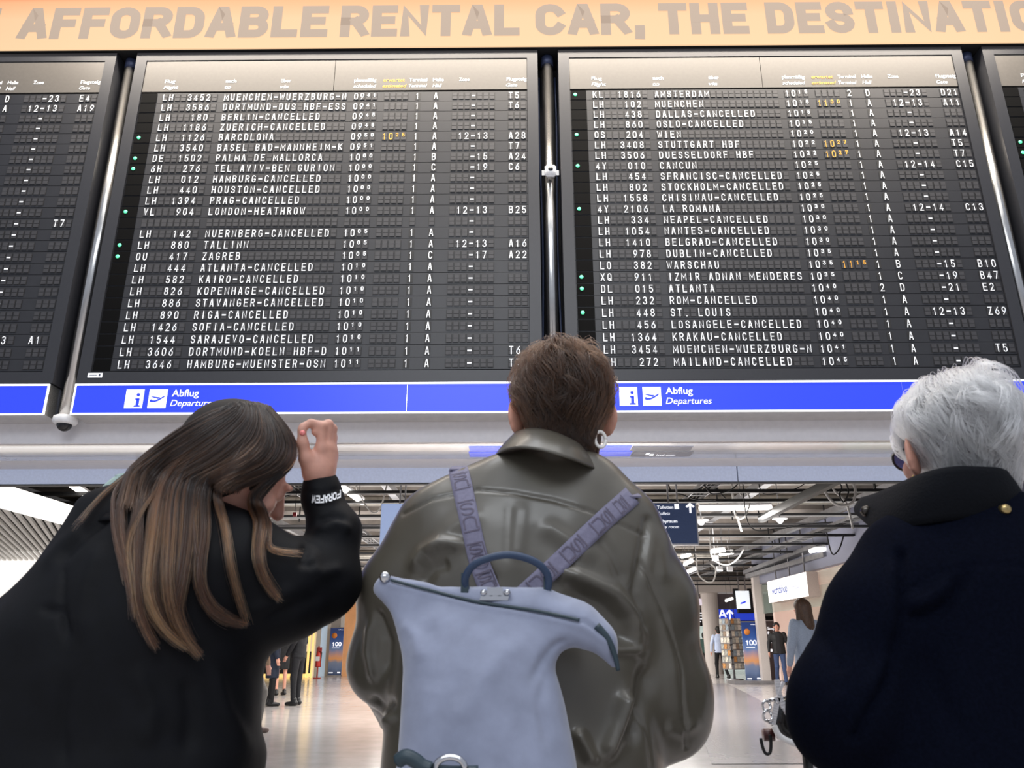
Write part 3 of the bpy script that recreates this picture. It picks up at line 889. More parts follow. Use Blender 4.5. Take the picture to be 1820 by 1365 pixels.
# ================================================================== right-hand shop
XS = 7.75
M_GLASS = mat('shop_glass', '#9fb8ae', .05, 0, .02, alpha=.28, spec=.8)
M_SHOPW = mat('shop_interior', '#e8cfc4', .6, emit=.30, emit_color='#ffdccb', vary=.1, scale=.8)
M_BLUEGREY = mat('facade_bluegrey', '#9498ac', .5)
m = MB((XS, 12, 0)); m.box(XS, XS+.2, 12, 26.5, 3.0, 4.25); struct(m.build('wall_right_facade', M_BLUEGREY))
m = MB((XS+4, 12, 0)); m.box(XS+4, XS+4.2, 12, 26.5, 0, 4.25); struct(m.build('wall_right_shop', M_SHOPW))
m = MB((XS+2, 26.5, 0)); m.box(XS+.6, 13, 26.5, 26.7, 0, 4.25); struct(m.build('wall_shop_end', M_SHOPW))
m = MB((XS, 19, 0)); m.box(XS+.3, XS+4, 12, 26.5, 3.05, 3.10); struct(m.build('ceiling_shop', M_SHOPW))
def post_box(name, u0, u1, vt, vb, Y, z0, z1, m_):
    a, c = P(u0, vb, Y), P(u1, vb, Y)
    m = MB(((a[0]+c[0])/2, Y, z0)); m.box(a[0], c[0], Y, Y+.25, z0, z1); o = m.build(name, m_); o['kind'] = 'structure'; return o
post_box('trim_4', 1357, 1372, 1035, 1216, 25.8, 0, 3.6, M_COLWHITE)
m = MB((XS, 17, 0)); m.box(XS+.02, XS+.05, 12.2, 18.2, .02, 2.95); struct(m.build('window_1', M_GLASS))
m = MB((XS, 22, 2.1)); m.box(XS+.02, XS+.05, 18.3, 25.8, 2.08, 2.95); struct(m.build('window_2', M_GLASS))
m = MB((XS, 22, 2.1)); m.box(XS+1.6, XS+1.63, 20.5, 26.3, .02, 2.9); struct(m.build('window_3', M_GLASS))
for k, y in enumerate((15.2, 18.2)):
    m = MB((XS, y, 0)); m.box(XS, XS+.07, y, y+.07, 0, 2.95); struct(m.build('window_1_frame', M_ALU))
# shop sign box
y0, y1 = 20.7, 24.0
xs_ = XS - .32
zt_, zb_ = 2.93, 2.31
root = thing('shop_sign', 'white lit shop sign reading worldshop over the shop front', 'sign', (xs_, y0, zb_))
O = (xs_, y0, zb_)
m = MB(O); m.box(xs_+.01, xs_+.30, y0, y1, zb_, zt_); m.build('case', mat('sign_case', '#b8a8a0', .5), root)
m = MB(O); m.box(xs_-.005, xs_+.01, y0+.01, y1-.01, zb_+.01, zt_-.01); m.build('face_panel', mat('lit_white_panel', '#ffffff', .4, emit=.98, emit_color='#fffdfa'), root)
m = MB(O)
M_INK = mat('sign_ink_blue', '#1c3f96', .5)
v, f = text_geo('worldshop', .008, 0)
k = .20/.70
def side_text(s, ya, yb, zb, h, bold):
    v, f = text_geo(s, bold, 0)
    x0_, x1_ = v[:, 0].min(), v[:, 0].max()
    vs = [(xs_-.012, ya + (q[0]-x0_)/(x1_-x0_)*(yb-ya), zb + q[1]*h/.70) for q in v]
    m.add(vs, f)
side_text('worldshop', 23.62, 22.25, 2.53, .22, .016)
side_text('smasu', 21.9, 21.35, 2.56, .12, .0)
m.build('lettering', M_INK, root)
for y in (21.2, 22.4, 23.6): m = MB(O); m.tube([(xs_+.15, y, zt_), (xs_+.15, y, 4.25)], .02, 8); m.build('hanger_rod', M_GREYSTEEL, root)
# black poster stand
def banner_stand(uTL, uTR, vT, uBL, uBR, vB, name, label, m_, thick=.03):
    Y = PZ((uBL+uBR)/2, vB, 0.0)[1]
    a, c = P(uBL, vB, Y), P(uBR, vB, Y)
    zt = P((uTL+uTR)/2, vT, Y)[2]
    O = np.array([(a[0]+c[0])/2, Y, 0])
    root = thing(name, label, 'banner', O)
    m = MB(O); m.box(a[0], c[0], Y, Y+thick, .05, zt); pn = m.build('panel', m_, root)
    m = MB(O); m.box(a[0]-.02, c[0]+.02, Y-.09, Y+.12, 0, .05); m.box(a[0], c[0], Y-.01, Y+.035, zt, zt+.03); m.build('base_and_rail', M_GREYSTEEL, root)
    return root, O, a, c, Y, zt
mp = bpy.data.materials.new('sunset_print'); mp.use_nodes = True
nt = mp.node_tree; pb = nt.nodes['Principled BSDF']
tc = nt.nodes.new('ShaderNodeTexCoord'); sp = nt.nodes.new('ShaderNodeSeparateXYZ'); rp = nt.nodes.new('ShaderNodeValToRGB'); nz = nt.nodes.new('ShaderNodeTexNoise'); ad = nt.nodes.new('ShaderNodeMath'); ad.operation = 'MULTIPLY_ADD'
nz.inputs['Scale'].default_value = 2.5; ad.inputs[1].default_value = .12
nt.links.new(tc.outputs['Generated'], sp.inputs[0]); nt.links.new(tc.outputs['Generated'], nz.inputs['Vector'])
nt.links.new(nz.outputs['Fac'], ad.inputs[0]); nt.links.new(sp.outputs['Z'], ad.inputs[2]); nt.links.new(ad.outputs[0], rp.inputs['Fac'])
els = rp.color_ramp.elements
els[0].position = .06; els[0].color = lin('#31466f'); els[1].position = 1.0; els[1].color = lin('#1d3f86')
for p_, c_ in ((.22, '#6a7fa6'), (.33, '#7d8cab'), (.40, '#e9a76a'), (.46, '#dba48a'), (.60, '#6f8dc2'), (.80, '#2f5aa8')):
    q = els.new(p_); q.color = lin(c_)
nt.links.new(rp.outputs['Color'], pb.inputs['Base Color']); pb.inputs['Roughness'].default_value = .4
def hundred_banner(args, label):
    root, O, a, c, Y, zt = banner_stand(*args, 'roll_up_banner', label, mp)
    root['group'] = 'sunset banners with 100'
    w = c[0] - a[0]
    m = MB(O); m.disc((a[0]+w*.33, Y-.004, zt*.84), w*.20, 20); m.build('orange_dot', mat('orange_ink', '#e08a3c', .5), root)
    m = MB(O)
    for k, ch in enumerate('100'):
        glyph(m, ch, a[0]+w*(.18+.24*k), zt*.62, w*.22, zt*.085, w*.055, Y-.004)
    text(m, 'Lufthansa', a[0]+w*.60, zt*.955, .03, Y-.004, a[0]+w*.95, 0); m.box(a[0]+w*.08, a[0]+w*.38, Y-.004, Y, .13, .16); m.box(a[0]+w*.7, a[0]+w*.92, Y-.004, Y, .13, .17)
    m.box(a[0]+w*.2, a[0]+w*.75, Y-.004, Y, zt*.58, zt*.588)
    m.build('lettering', M_SIGNWHITE, root)
hundred_banner((1315.5, 1342.4, 1106, 1327, 1354.8, 1215), 'blue sunset banner reading 100 by the white shop post on the right')
hundred_banner((587.4, 610.5, 1116, 581.8, 606, 1202.5), 'blue sunset banner reading 100 by the orange wall on the left')
M_POSTER = mat('dark_poster', '#3a3032', .5)
root, O, a, c, Y, zt = banner_stand(1359, 1385, 1104, 1370, 1399, 1189 + 22, 'poster_stand', 'dark poster behind the man in the open black jacket', M_POSTER)
m = MB(O)
for k, (s, bl) in enumerate((('Simply', .0), ('Post Card', .03), ('from here', 0), ('in colour', 0))):
    if k < 2: text(m, s, a[0]+.06, zt-.28-.14*k, .09, Y-.006, a[0]+.06+(.34 if k == 0 else .46), bl)
    else: m.box(a[0]+.06, a[0]+.34, Y-.006, Y, zt-.28-.14*k, zt-.25-.14*k)
m.box(a[0]+.08, a[0]+.2, Y-.006, Y, zt-.98, zt-.90)
m.build('lettering', M_SIGNWHITE, root)

# ---- column, far signs and far shop
c = PZ(1271, 1198, 0)
m = MB((c[0], c[1], 0)); m.lathe((c[0], c[1], 0), [(.36, 0), (.36, 3.25), (.40, 3.3), (.001, 3.3)], 24); struct(m.build('column', M_COLWHITE))
m = MB((c[0], c[1], 3.3)); m.box(c[0]-1.4, c[0]+2.6, c[1]-.6, c[1]+.6, 3.3, 3.75); struct(m.build('beam', M_COLWHITE))
YF = 39.0
def far_box(u0, u1, v0, v1, Y, d=.1):
    a, b_ = P(u0, v1, Y), P(u1, v0, Y)
    return a[0], b_[0], Y, Y+d, a[2], b_[2]
def far_thing(name, label, cat, u0, u1, v0, v1, Y, m_, marks=None, group=None):
    x0, x1, ya, yb, z0, z1 = far_box(u0, u1, v0, v1, Y)
    O = ((x0+x1)/2, ya, z0)
    root = thing(name, label, cat, O, 0, group)
    m = MB(O); m.box(x0, x1, ya, yb, z0, z1); m.build('panel', m_, root)
    
    for xr in (x0+.1, x1-.14): m = MB(O); m.box(xr, xr+.04, ya+.02, ya+.06, z1, 4.25); m.build('hanger_rod', M_GREYSTEEL, root)
    if marks:
        m = MB(O); marks(m, x0, x1, ya-.01, z0, z1); m.build('lettering', M_SIGNWHITE, root)
    return root
def mk_arrow(m, x, z, s, y):
    m.box(x-s*.1, x+s*.1, y, y+.004, z-s*.5, z+s*.4)
    for g in (-1, 1): m.obox((x+g*s*.18, y+.002, z+s*.34), (g*s*.2, 0, -s*.2), (0, .002, 0), (g*s*.07, 0, s*.07))
M_FARBLUE = mat('far_sign_blue', '#2a44c8', .4, emit=.55, emit_color='#2f4be0')
def marks_a(m, x0, x1, y, z0, z1):
    glyph(m, 'A', x0+.30*(x1-x0), z0+.16, .36, .36, .08, y); mk_arrow(m, x0+.82*(x1-x0), (z0+z1)/2, .42, y)
def marks_b(m, x0, x1, y, z0, z1):
    mk_arrow(m, x1-.18, z1-.25, .26, y)
    for k, w in enumerate((.5, .38, .5, .3)): m.box(x0+.1, x0+.1+w, y, y+.004, z1-.2-.13*k, z1-.15-.13*k)
far_thing('concourse_sign', 'far blue sign with white A and arrow by the column', 'sign', 1267, 1303, 1083, 1104, YF, M_FARBLUE, marks_a, 'far overhead signs')
far_thing('concourse_sign', 'far plain blue sign between the column and the sunset banner', 'sign', 1307, 1341, 1082, 1103, YF, M_FARBLUE, None, 'far overhead signs')
far_thing('concourse_sign', 'far black sign with small white lines and arrow left of the column', 'sign', 1231, 1262, 1083, 1105, YF, M_DARK, marks_b, 'far overhead signs')
far_thing('concourse_sign', 'small pinkish white lit sign left of the column head', 'sign', 1226, 1247, 1064, 1076, 34, mat('pinkish_panel', '#e6dbe8', .5, emit=.55, emit_color='#efe2f2'), None, 'far overhead signs')
r_ = far_thing('hanging_screen', 'bright hanging screen with dark mount right of the column', 'screen', 1311, 1331, 1050, 1082, 31, mat('screen_white', '#eef4f8', .4, emit=.8, emit_color='#eaf3fa'), None)
x0, x1, ya, yb, z0, z1 = far_box(1307, 1335, 1046, 1090, 31.12)
m = MB(r_.location); m.box(x0, x0+.2, ya, yb, z0+.5, z1); m.box(x1-.14, x1, ya, yb, z0, z1); m.box(x0+.1, x1, ya-.1, yb, z0, z0+.2); m.build('mount', M_DARK, r_)
m = MB(r_.location); x0, x1, ya, yb, z0, z1 = far_box(1316, 1326, 1066, 1076, 30.98); m.obox(((x0+x1)/2, ya, (z0+z1)/2), (.10, 0, .03), (0, .004, 0), (.02, 0, .035)); m.build('screen_mark', M_SIGNBLUE, r_)
# far shop row under the signs
M_FARSHOP = mat('far_shop_lit', '#d9e6e2', .6, emit=.55, emit_color='#dcebe4', vary=.25, scale=1.6)
x0, x1, ya, yb, z0, z1 = far_box(1225, 1345, 1112, 1189, 40)
m = MB((x0, 40, 0)); m.box(x0-1, x1+3, 40.6, 40.8, 0, 2.3); struct(m.build('wall_far_shop', M_FARSHOP))
m = MB((x0, 39.9, 0)); m.box(x0-1, x1+3, 39.9, 40.1, 2.05, 2.5); struct(m.build('trim_5', M_DARK))
m = MB((x0, 39.9, 0)); m.box(-14, x1+6, 40.9, 41.1, 0, 4.25); struct(m.build('wall_concourse_end', mat('end_wall', '#8f8078', .7, 0, .4, .9)))
# ---- postcard rack
c = PZ(1306, 1209, 0)
root = thing('postcard_rack', 'tall rack of postcards beside the sunset banner on the right', 'rack', c)
m = MB(c); m.tube([c, c + [0, 0, 2.0]], .04, 10); m.lathe(c, [(.30, 0), (.30, .04), (.05, .06), (.001, .06)], 16); m.build('pole', M_GREYSTEEL, root)
m = MB(c)
rr = random.Random(8)
for k in range(4):
    a = k*math.pi/2 + .5
    ux, uy = np.array([math.cos(a), math.sin(a), 0]), np.array([-math.sin(a), math.cos(a), 0])
    for i in range(8):
        m.obox(c + ux*.27 + np.array([0, 0, .42 + i*.21]), uy*.24, ux*.012, (0, 0, .075), 0)
m.build('wire_pocket', M_GREYSTEEL, root)
CARD = [mat('card_%s' % n, h, .5, vary=.35, scale=18) for n, h in (('orange', '#c08a52'), ('cream', '#cfc8b8'), ('blue', '#8a979f'), ('brown', '#8d7a68'), ('grey', '#a3a39c'), ('ivory', '#d8d2c8'))]
for k in range(4):
    a = k*math.pi/2 + .5
    ux, uy = np.array([math.cos(a), math.sin(a), 0]), np.array([-math.sin(a), math.cos(a), 0])
    for i in range(8):
        for s in (-.15, 0, .15):
            q = c + ux*.287 + uy*s + np.array([0, 0, .47 + i*.21])
            w = MB(q); w.obox(q, uy*.065, ux*.003, (0, 0, .085), 0)
            o = w.build('postcard', rr.choice(CARD)); tag(o, 'postcard standing in the tall rack by the right sunset banner', 'postcard', 'postcards in the rack')

# ---- low counter edge on the right floor
a = PZ(1300, 1216, 0)
m = MB(a); m.box(a[0], a[0]+2.2, a[1]-.4, a[1]+.4, 0, .10); struct(m.build('trim_6', M_GREYSTEEL))

# ================================================================== left gap: orange wall, doors, kiosk, extinguisher
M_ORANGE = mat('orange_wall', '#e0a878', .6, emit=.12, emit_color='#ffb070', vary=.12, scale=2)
Yw = 33.4
a, c = P(606, 1195, Yw), P(700, 1195, Yw)
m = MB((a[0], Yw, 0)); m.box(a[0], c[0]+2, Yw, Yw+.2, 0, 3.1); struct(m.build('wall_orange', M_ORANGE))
m = MB((a[0], Yw, 0)); m.box(-13, c[0]+2, Yw-.1, Yw+.3, 3.1, 3.35); struct(m.build('trim_7', M_SOFFIT))
m = MB((a[0], Yw, 0)); m.box(-13, c[0]+2, Yw, Yw+.2, 3.35, 4.25); struct(m.build('wall_over_doors', mat('cream_wall', '#cdbfa8', .7)))
M_DOORW = mat('door_white', '#d6d3d0', .5)
m = MB((a[0]-1, Yw, 0))
for u0, u1 in ((558, 566), (577, 583), (600, 607)):
    xa, xb = P(u0, 1195, Yw)[0], P(u1, 1195, Yw)[0]; m.box(xa, xb, Yw-.03, Yw+.2, 0, 3.1)
struct(m.build('door_1_frame', M_DOORW))
xa, xb = P(566, 1195, Yw)[0], P(577, 1195, Yw)[0]
m = MB((xa, Yw, 0)); m.box(xa, xb, Yw, Yw+.05, 0, 3.1); struct(m.build('door_1', mat('door_glass_blue', '#b9d0e6', .2, emit=.3, emit_color='#c6dcf2')))
xa, xb = P(583, 1195, Yw)[0], P(600, 1195, Yw)[0]
m = MB((xa, Yw, 0)); m.box(xa, xb, Yw, Yw+.05, 0, 3.1); struct(m.build('door_2', mat('door_grey', '#a8a4a2', .5)))
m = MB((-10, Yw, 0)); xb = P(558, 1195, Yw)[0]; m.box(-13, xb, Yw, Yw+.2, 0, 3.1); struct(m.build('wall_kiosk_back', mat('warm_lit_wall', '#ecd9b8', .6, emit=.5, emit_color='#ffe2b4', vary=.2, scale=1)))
# lit kiosk
c0 = PZ(540, 1205, 0)
root = thing('kiosk', 'gold lit kiosk counter with black front behind the men in suits', 'kiosk', c0)
m = MB(c0); m.box(c0[0]-2.0, c0[0]+.05, c0[1], c0[1]+.7, .15, .95); m.build('counter_front', M_BLKSTEEL, root)
m = MB(c0); m.box(c0[0]-2.0, c0[0]+.05, c0[1]-.03, c0[1]+.7, .02, .15); m.box(c0[0]+.05, c0[0]+.12, c0[1], c0[1]+.1, 0, 2.3); m.box(c0[0]+.22, c0[0]+.27, c0[1], c0[1]+.1, 0, 2.3); m.box(c0[0]-2.0, c0[0]+.27, c0[1], c0[1]+.1, 2.3, 2.4)
m.build('gold_frame', mat('gold_light', '#e8c070', .4, emit=.9, emit_color='#ffd884'), root)
m = MB(c0)
for k in range(8):
    x = c0[0]-1.5+k*.2; m.lathe((x, c0[1]+.3, .95), [(.04, 0), (.04, .18), (.015, .24), (.015, .30), (.001, .3)], 8)
m.build('bottle_display', mat('bottle_amber', '#caa35c', .2), root)
# fire extinguisher on a stand
c0 = PZ(563, 1206, 0)
root = thing('fire_extinguisher', 'red fire extinguisher on a stand before the white door frame', 'fire extinguisher', c0)
m = MB(c0); m.lathe(c0 + [0, 0, .42], [(.001, 0), (.085, 0), (.09, .03), (.09, .42), (.05, .5), (.03, .54), (.001, .54)], 14); m.build('cylinder_body', mat('extinguisher_red', '#c83a34', .35), root)
m = MB(c0); m.box(c0[0]-.02, c0[0]+.02, c0[1]-.02, c0[1]+.02, .02, 1.15); m.box(c0[0]-.12, c0[0]+.12, c0[1]-.12, c0[1]+.12, 0, .03); m.box(c0[0]-.10, c0[0]+.10, c0[1]+.06, c0[1]+.08, .40, 1.10); m.build('stand', mat('stand_red', '#a63a34', .5), root)
m = MB(c0); m.box(c0[0]-.08, c0[0]+.08, c0[1]-.10, c0[1]-.09, .62, .78); m.build('white_label', M_SKINNYWHITE, root)
m = MB(c0); m.tube([c0 + [.03, -.02, .96], c0 + [.13, -.04, .92], c0 + [.12, -.06, .6]], .014, 6); m.build('hose', M_BLKSTEEL, root)
# ================================================================== sculpting tools: distance fields polygonised into one continuous surface
def cone(p, a, b, ra, rb):
    a = np.asarray(a, float); ab = np.asarray(b, float) - a
    t = np.clip(((p - a) @ ab)/(ab @ ab + 1e-12), 0, 1)
    return np.linalg.norm(p - a - t[:, None]*ab, axis=1) - (ra + t*(rb - ra))
def flat_cone(p, a, b, ra, rb, wdir, k):
    """limb whose section is stretched k times along wdir"""
    a = np.asarray(a, float); ab = np.asarray(b, float) - a
    w = np.asarray(wdir, float); w = w/np.linalg.norm(w)
    t = np.clip(((p - a) @ ab)/(ab @ ab + 1e-12), 0, 1)
    q = p - a - t[:, None]*ab
    s = q @ w
    q = q + np.outer(s*(1.0/k - 1), w)
    return np.linalg.norm(q, axis=1) - (ra + t*(rb - ra))
def ell(p, c, r, R=None):
    q = p - np.asarray(c, float)
    if R is not None:
        q = q @ R
    r = np.asarray(r, float)
    k0 = np.linalg.norm(q/r, axis=1)
    k1 = np.linalg.norm(q/(r*r), axis=1) + 1e-9
    return k0*(k0 - 1)/k1
def smin(a, b, k):
    h = np.maximum(k - np.abs(a - b), 0)/k
    return np.minimum(a, b) - h*h*k*0.25
def smax(a, b, k):
    return -smin(-a, -b, k)
def union(k, *ds):
    d = ds[0]
    for e in ds[1:]:
        d = smin(d, e, k)
    return d
def limb(p, pts, rs, k=0.02):
    d = None
    for i in range(len(pts)-1):
        e = cone(p, pts[i], pts[i+1], rs[i], rs[i+1])
        d = e if d is None else smin(d, e, k)
    return d
def loft(p, rows, n=2.3, cap=0.02):
    """stack of rounded sections (z, cx, cy, rx, ry)"""
    R = np.array(sorted(rows), float)
    z = np.clip(p[:, 2], R[0, 0], R[-1, 0])
    zz = np.linspace(R[0, 0], R[-1, 0], 200)
    vals = []
    for c in range(1, 5):
        y = np.interp(zz, R[:, 0], R[:, c])
        w = 4
        y = np.convolve(np.pad(y, w, 'edge'), np.ones(2*w+1)/(2*w+1), 'valid')
        vals.append(np.interp(z, zz, y))
    cx, cy, rx, ry = vals
    q = (np.abs((p[:, 0]-cx)/rx)**n + np.abs((p[:, 1]-cy)/ry)**n)**(1.0/n)
    d = (q - 1)*np.minimum(rx, ry)
    return smax(d, np.maximum(p[:, 2]-R[-1, 0], R[0, 0]-p[:, 2]), cap)

def polygonise(fn, lo, hi, h, smooth=1):
    """two-level surface nets: returns verts, quads"""
    B = 6
    lo = np.asarray(lo, float); hi = np.asarray(hi, float)
    nb = np.maximum(1, np.ceil((hi - lo)/(h*B)).astype(int))
    N = nb*B + 1
    F = np.empty(N)
    bc = np.stack(np.meshgrid(*[(np.arange(n)+.5)*h*B for n in nb], indexing='ij'), -1).reshape(-1, 3) + lo
    db = fn(bc)
    F[...] = 1.0
    act = np.abs(db) < h*B*1.9
    FB = np.repeat(np.repeat(np.repeat(db.reshape(nb), B, 0), B, 1), B, 2)
    F[:-1, :-1, :-1] = FB
    F[-1] = np.abs(F[-2]); F[:, -1] = F[:, -2]; F[:, :, -1] = F[:, :, -2]
    idx = np.argwhere(act.reshape(nb))
    loc = np.stack(np.meshgrid(*[np.arange(B+1)]*3, indexing='ij'), -1).reshape(-1, 3)
    CH = 1500
    for s in range(0, len(idx), CH):
        g = (idx[s:s+CH, None, :]*B + loc[None]).reshape(-1, 3)
        d = fn(g*h + lo)
        F[g[:, 0], g[:, 1], g[:, 2]] = d
    S = F < 0
    nx, ny, nz = N
    c = [S[i:nx-1+i, j:ny-1+j, k:nz-1+k] for i in (0, 1) for j in (0, 1) for k in (0, 1)]
    cnt = sum(x.astype(np.int8) for x in c)
    cells = np.argwhere((cnt > 0) & (cnt < 8))
    if len(cells) == 0:
        return np.zeros((0, 3)), np.zeros((0, 4), int)
    ids = -np.ones((nx-1, ny-1, nz-1), int)
    ids[cells[:, 0], cells[:, 1], cells[:, 2]] = np.arange(len(cells))
    acc = np.zeros((len(cells), 3)); num = np.zeros(len(cells))
    corners = [(i, j, k) for i in (0, 1) for j in (0, 1) for k in (0, 1)]
    for a in range(8):
        for b in range(a+1, 8):
            ca, cb = np.array(corners[a]), np.array(corners[b])
            if np.abs(ca-cb).sum() != 1:
                continue
            ga, gb = cells + ca, cells + cb
            fa, fb = F[ga[:, 0], ga[:, 1], ga[:, 2]], F[gb[:, 0], gb[:, 1], gb[:, 2]]
            m = (fa < 0) != (fb < 0)
            t = np.zeros(len(cells)); t[m] = fa[m]/(fa[m]-fb[m])
            acc[m] += (ca + t[:, None]*(cb-ca))[m]; num[m] += 1
    V = (cells + acc/np.maximum(num, 1)[:, None])*h + lo
    quads = []
    for ax in range(3):
        o1, o2 = [(1, 2), (2, 0), (0, 1)][ax]
        sl = [slice(1, -1)]*3; sl[ax] = slice(0, -1)
        sh = [slice(1, -1)]*3; sh[ax] = slice(1, None)
        A, Bq = S[tuple(sl)], S[tuple(sh)]
        e = np.argwhere(A != Bq)
        off = np.ones(3, int); off[ax] = 0
        g = e + off
        flip = A[e[:, 0], e[:, 1], e[:, 2]]
        q = []
        for d1, d2 in ((-1, -1), (0, -1), (0, 0), (-1, 0)):
            gg = g.copy(); gg[:, o1] += d1; gg[:, o2] += d2
            q.append(ids[gg[:, 0], gg[:, 1], gg[:, 2]])
        q = np.stack(q, -1)
        q[~flip] = q[~flip][:, ::-1]
        quads.append(q)
    Q = np.concatenate(quads)
    Q = Q[(Q >= 0).all(1)]
    for _ in range(smooth):
        V = laplace(V, Q, .5)
    return V, Q
def laplace(V, Q, f):
    acc = np.zeros_like(V); num = np.zeros(len(V))
    for i in range(4):
        a, b = Q[:, i], Q[:, (i+1) % 4]
        np.add.at(acc, a, V[b]); np.add.at(num, a, 1)
        np.add.at(acc, b, V[a]); np.add.at(num, b, 1)
    return V + f*(acc/np.maximum(num, 1)[:, None] - V)
def normals(V, Q):
    n = np.cross(V[Q[:, 2]]-V[Q[:, 0]], V[Q[:, 3]]-V[Q[:, 1]])
    N = np.zeros_like(V)
    for i in range(4):
        np.add.at(N, Q[:, i], n)
    return N/(np.linalg.norm(N, axis=1)[:, None] + 1e-12)
def polydist(uv, pts):
    """distance from image-plane points to a smoothed polyline, and the parameter along it"""
    pts = np.array(pts, float)
    best = np.full(len(uv), 1e9); par = np.zeros(len(uv))
    n = len(pts) - 1
    for i in range(n):
        a, ab = pts[i], pts[i+1]-pts[i]
        t = np.clip(((uv-a) @ ab)/(ab @ ab + 1e-9), 0, 1)
        d = np.linalg.norm(uv - a - t[:, None]*ab, axis=1)
        m = d < best
        best[m] = d[m]; par[m] = (i + t[m])/n
    return best, par
def fold(V, Q, strokes, face=True):
    """press seams and raise folds where the garment shows them: (points as seen from the front, height in m, width)"""
    N = normals(V, Q)
    uv, dep = project(V)
    view = V - np.array([0, 0, H_CAM]); view /= np.linalg.norm(view, axis=1)[:, None]
    fr = np.clip(-(N*view).sum(1)*2.5, 0, 1) if face else np.ones(len(V))
    D = np.zeros(len(V))
    for s in strokes:
        pts, amp, w = s[0], s[1], s[2]
        d, t = polydist(uv, pts)
        fade = np.clip(np.minimum(t, 1-t)*5 + (.15 if len(s) < 4 else 1), 0, 1)
        D += amp*np.exp(-(d/w)**2)*fade
    return V + N*(D*fr)[:, None]
def wrinkle(V, Q, amp, freq, seed=0, stretch=(1, 1, 1)):
    N = normals(V, Q)
    r = np.random.RandomState(seed)
    D = np.zeros(len(V))
    for o in range(10):
        k = r.normal(size=3)*freq*np.array(stretch)*(1 + .25*o)
        k2 = r.normal(size=3)*freq*.4
        D += np.sin(V @ k + r.rand()*6 + 1.2*np.sin(V @ k2 + r.rand()*6))/(1 + .25*o)
    return V + N*(amp*D/3)[:, None]
def mesh_from(name, V, Q, mats, parent=None, origin=(0, 0, 0), smooth=True):
    me = bpy.data.meshes.new(name)
    me.from_pydata((V - np.asarray(origin, float)).tolist(), [], Q.tolist())
    me.update()
    return link_mesh(name, me, mats, parent, smooth)
def join_geo(*vq):
    Vs, Qs, n = [], [], 0
    for V, Q in vq:
        Vs.append(V); Qs.append(Q + n); n += len(V)
    return np.concatenate(Vs), np.concatenate(Qs)
def drape(uv, sdf, off=0.002, y0=0.7, y1=2.4, default=None):
    """points of the surface seen at the given pixels, lifted OFF towards the viewer"""
    uv = np.asarray(uv, float)
    d = np.stack([ray_dir(u, v) for u, v in uv])
    d /= np.linalg.norm(d, axis=1)[:, None]
    o = np.array([0, 0, H_CAM])
    t = np.full(len(uv), y0); hit = np.zeros(len(uv), bool)
    for _ in range(70):
        f = sdf(o + d*t[:, None]) - off
        hit |= f < .0015
        t = np.where(hit, t, t + np.clip(f*.6, .001, .08))
    ok = hit & (t < y1)
    if default is not None:
        t = np.where(ok, t, default/d[:, 1])
    else:
        idx = np.where(ok)[0]
        if len(idx):
            t = np.interp(np.arange(len(t)), idx, t[idx])
    return o + d*t[:, None], ok
def drape_mesh(uv, bvh, off=.003):
    out, ok = [], []
    for u, v in uv:
        d = ray_dir(u, v); d /= np.linalg.norm(d)
        h = bvh.ray_cast(Vector((0, 0, H_CAM)), Vector(d))
        ok.append(h[0] is not None)
        out.append(np.array(h[0]) - d*off if h[0] is not None else np.zeros(3))
    return np.array(out), np.array(ok)
def frame(fwd, upv=(0, 0, 1)):
    f = np.array(fwd, float); f /= np.linalg.norm(f)
    u = np.array(upv, float); r = np.cross(f, u); r /= np.linalg.norm(r)
    u = np.cross(r, f)
    return np.stack([r, f, u], 1)     # columns: right, forward, up

# ------------------------------------------------------------------ head
def head_sdf(p, c, R, s=1.0, neck_to=None, neck_r=.052):
    q = (p - c) @ R / s
    d = ell(q, (0, -.012, .030), (.076, .094, .088))
    d = smin(d, ell(q, (0, .034, -.034), (.058, .062, .082)), .03)
    d = smin(d, ell(q, (0, .060, -.092), (.030, .028, .022)), .035)
    d = smin(d, cone(q, (0, .094, .016), (0, .112, -.022), .008, .012), .014)
    for x in (-1, 1):
        d = smin(d, ell(q, (x*.030, .090, .024), (.024, .010, .008)), .012)
        d = smax(d, -ell(q, (x*.031, .106, .006), (.018, .014, .011)), .012)
        d = smin(d, ell(q, (x*.031, .083, .006), (.012, .012, .012)), .003)
        d = smin(d, ell(q, (x*.044, .066, -.022), (.022, .018, .020)), .02)
        e = ell(q - np.array([x*.089, -.014, -.006]), (0, 0, 0), (.0080, .024, .038), frame((-x*.75, .66, 0), (0, .18, 1)))
        e = smax(e, -ell(q, (x*.095, .004, -.002), (.010, .012, .021)), .006)
        d = smin(d, e, .008)
    d = smin(d, ell(q, (0, .099, -.052), (.024, .008, .0065)), .008)
    d = smin(d, ell(q, (0, .098, -.063), (.020, .008, .007)), .006)
    d = d*s
    if neck_to is not None:
        base = c + R @ np.array([0, -.022, -.055])*s
        d = smin(d, cone(p, base, neck_to, neck_r*s, neck_r*s*1.12), .025)
    return d
def scalp_sdf(p, c, R, s=1.0, th=.0):
    q = (p - c) @ R / s
    d = ell(q, (0, -.014, .034), (.083+th, .102+th, .094+th))
    d = smin(d, ell(q, (0, -.048, -.052), (.062+th, .050+th, .066+th)), .03)
    # leave face and ears free
    face = ell(q, (0, .105, -.045), (.085, .075, .115))
    d = smax(d, -face, .012)
    for x in (-1, 1):
        d = smax(d, -ell(q, (x*.088, .012, -.030), (.024, .030, .048)), .008)
    return d*s

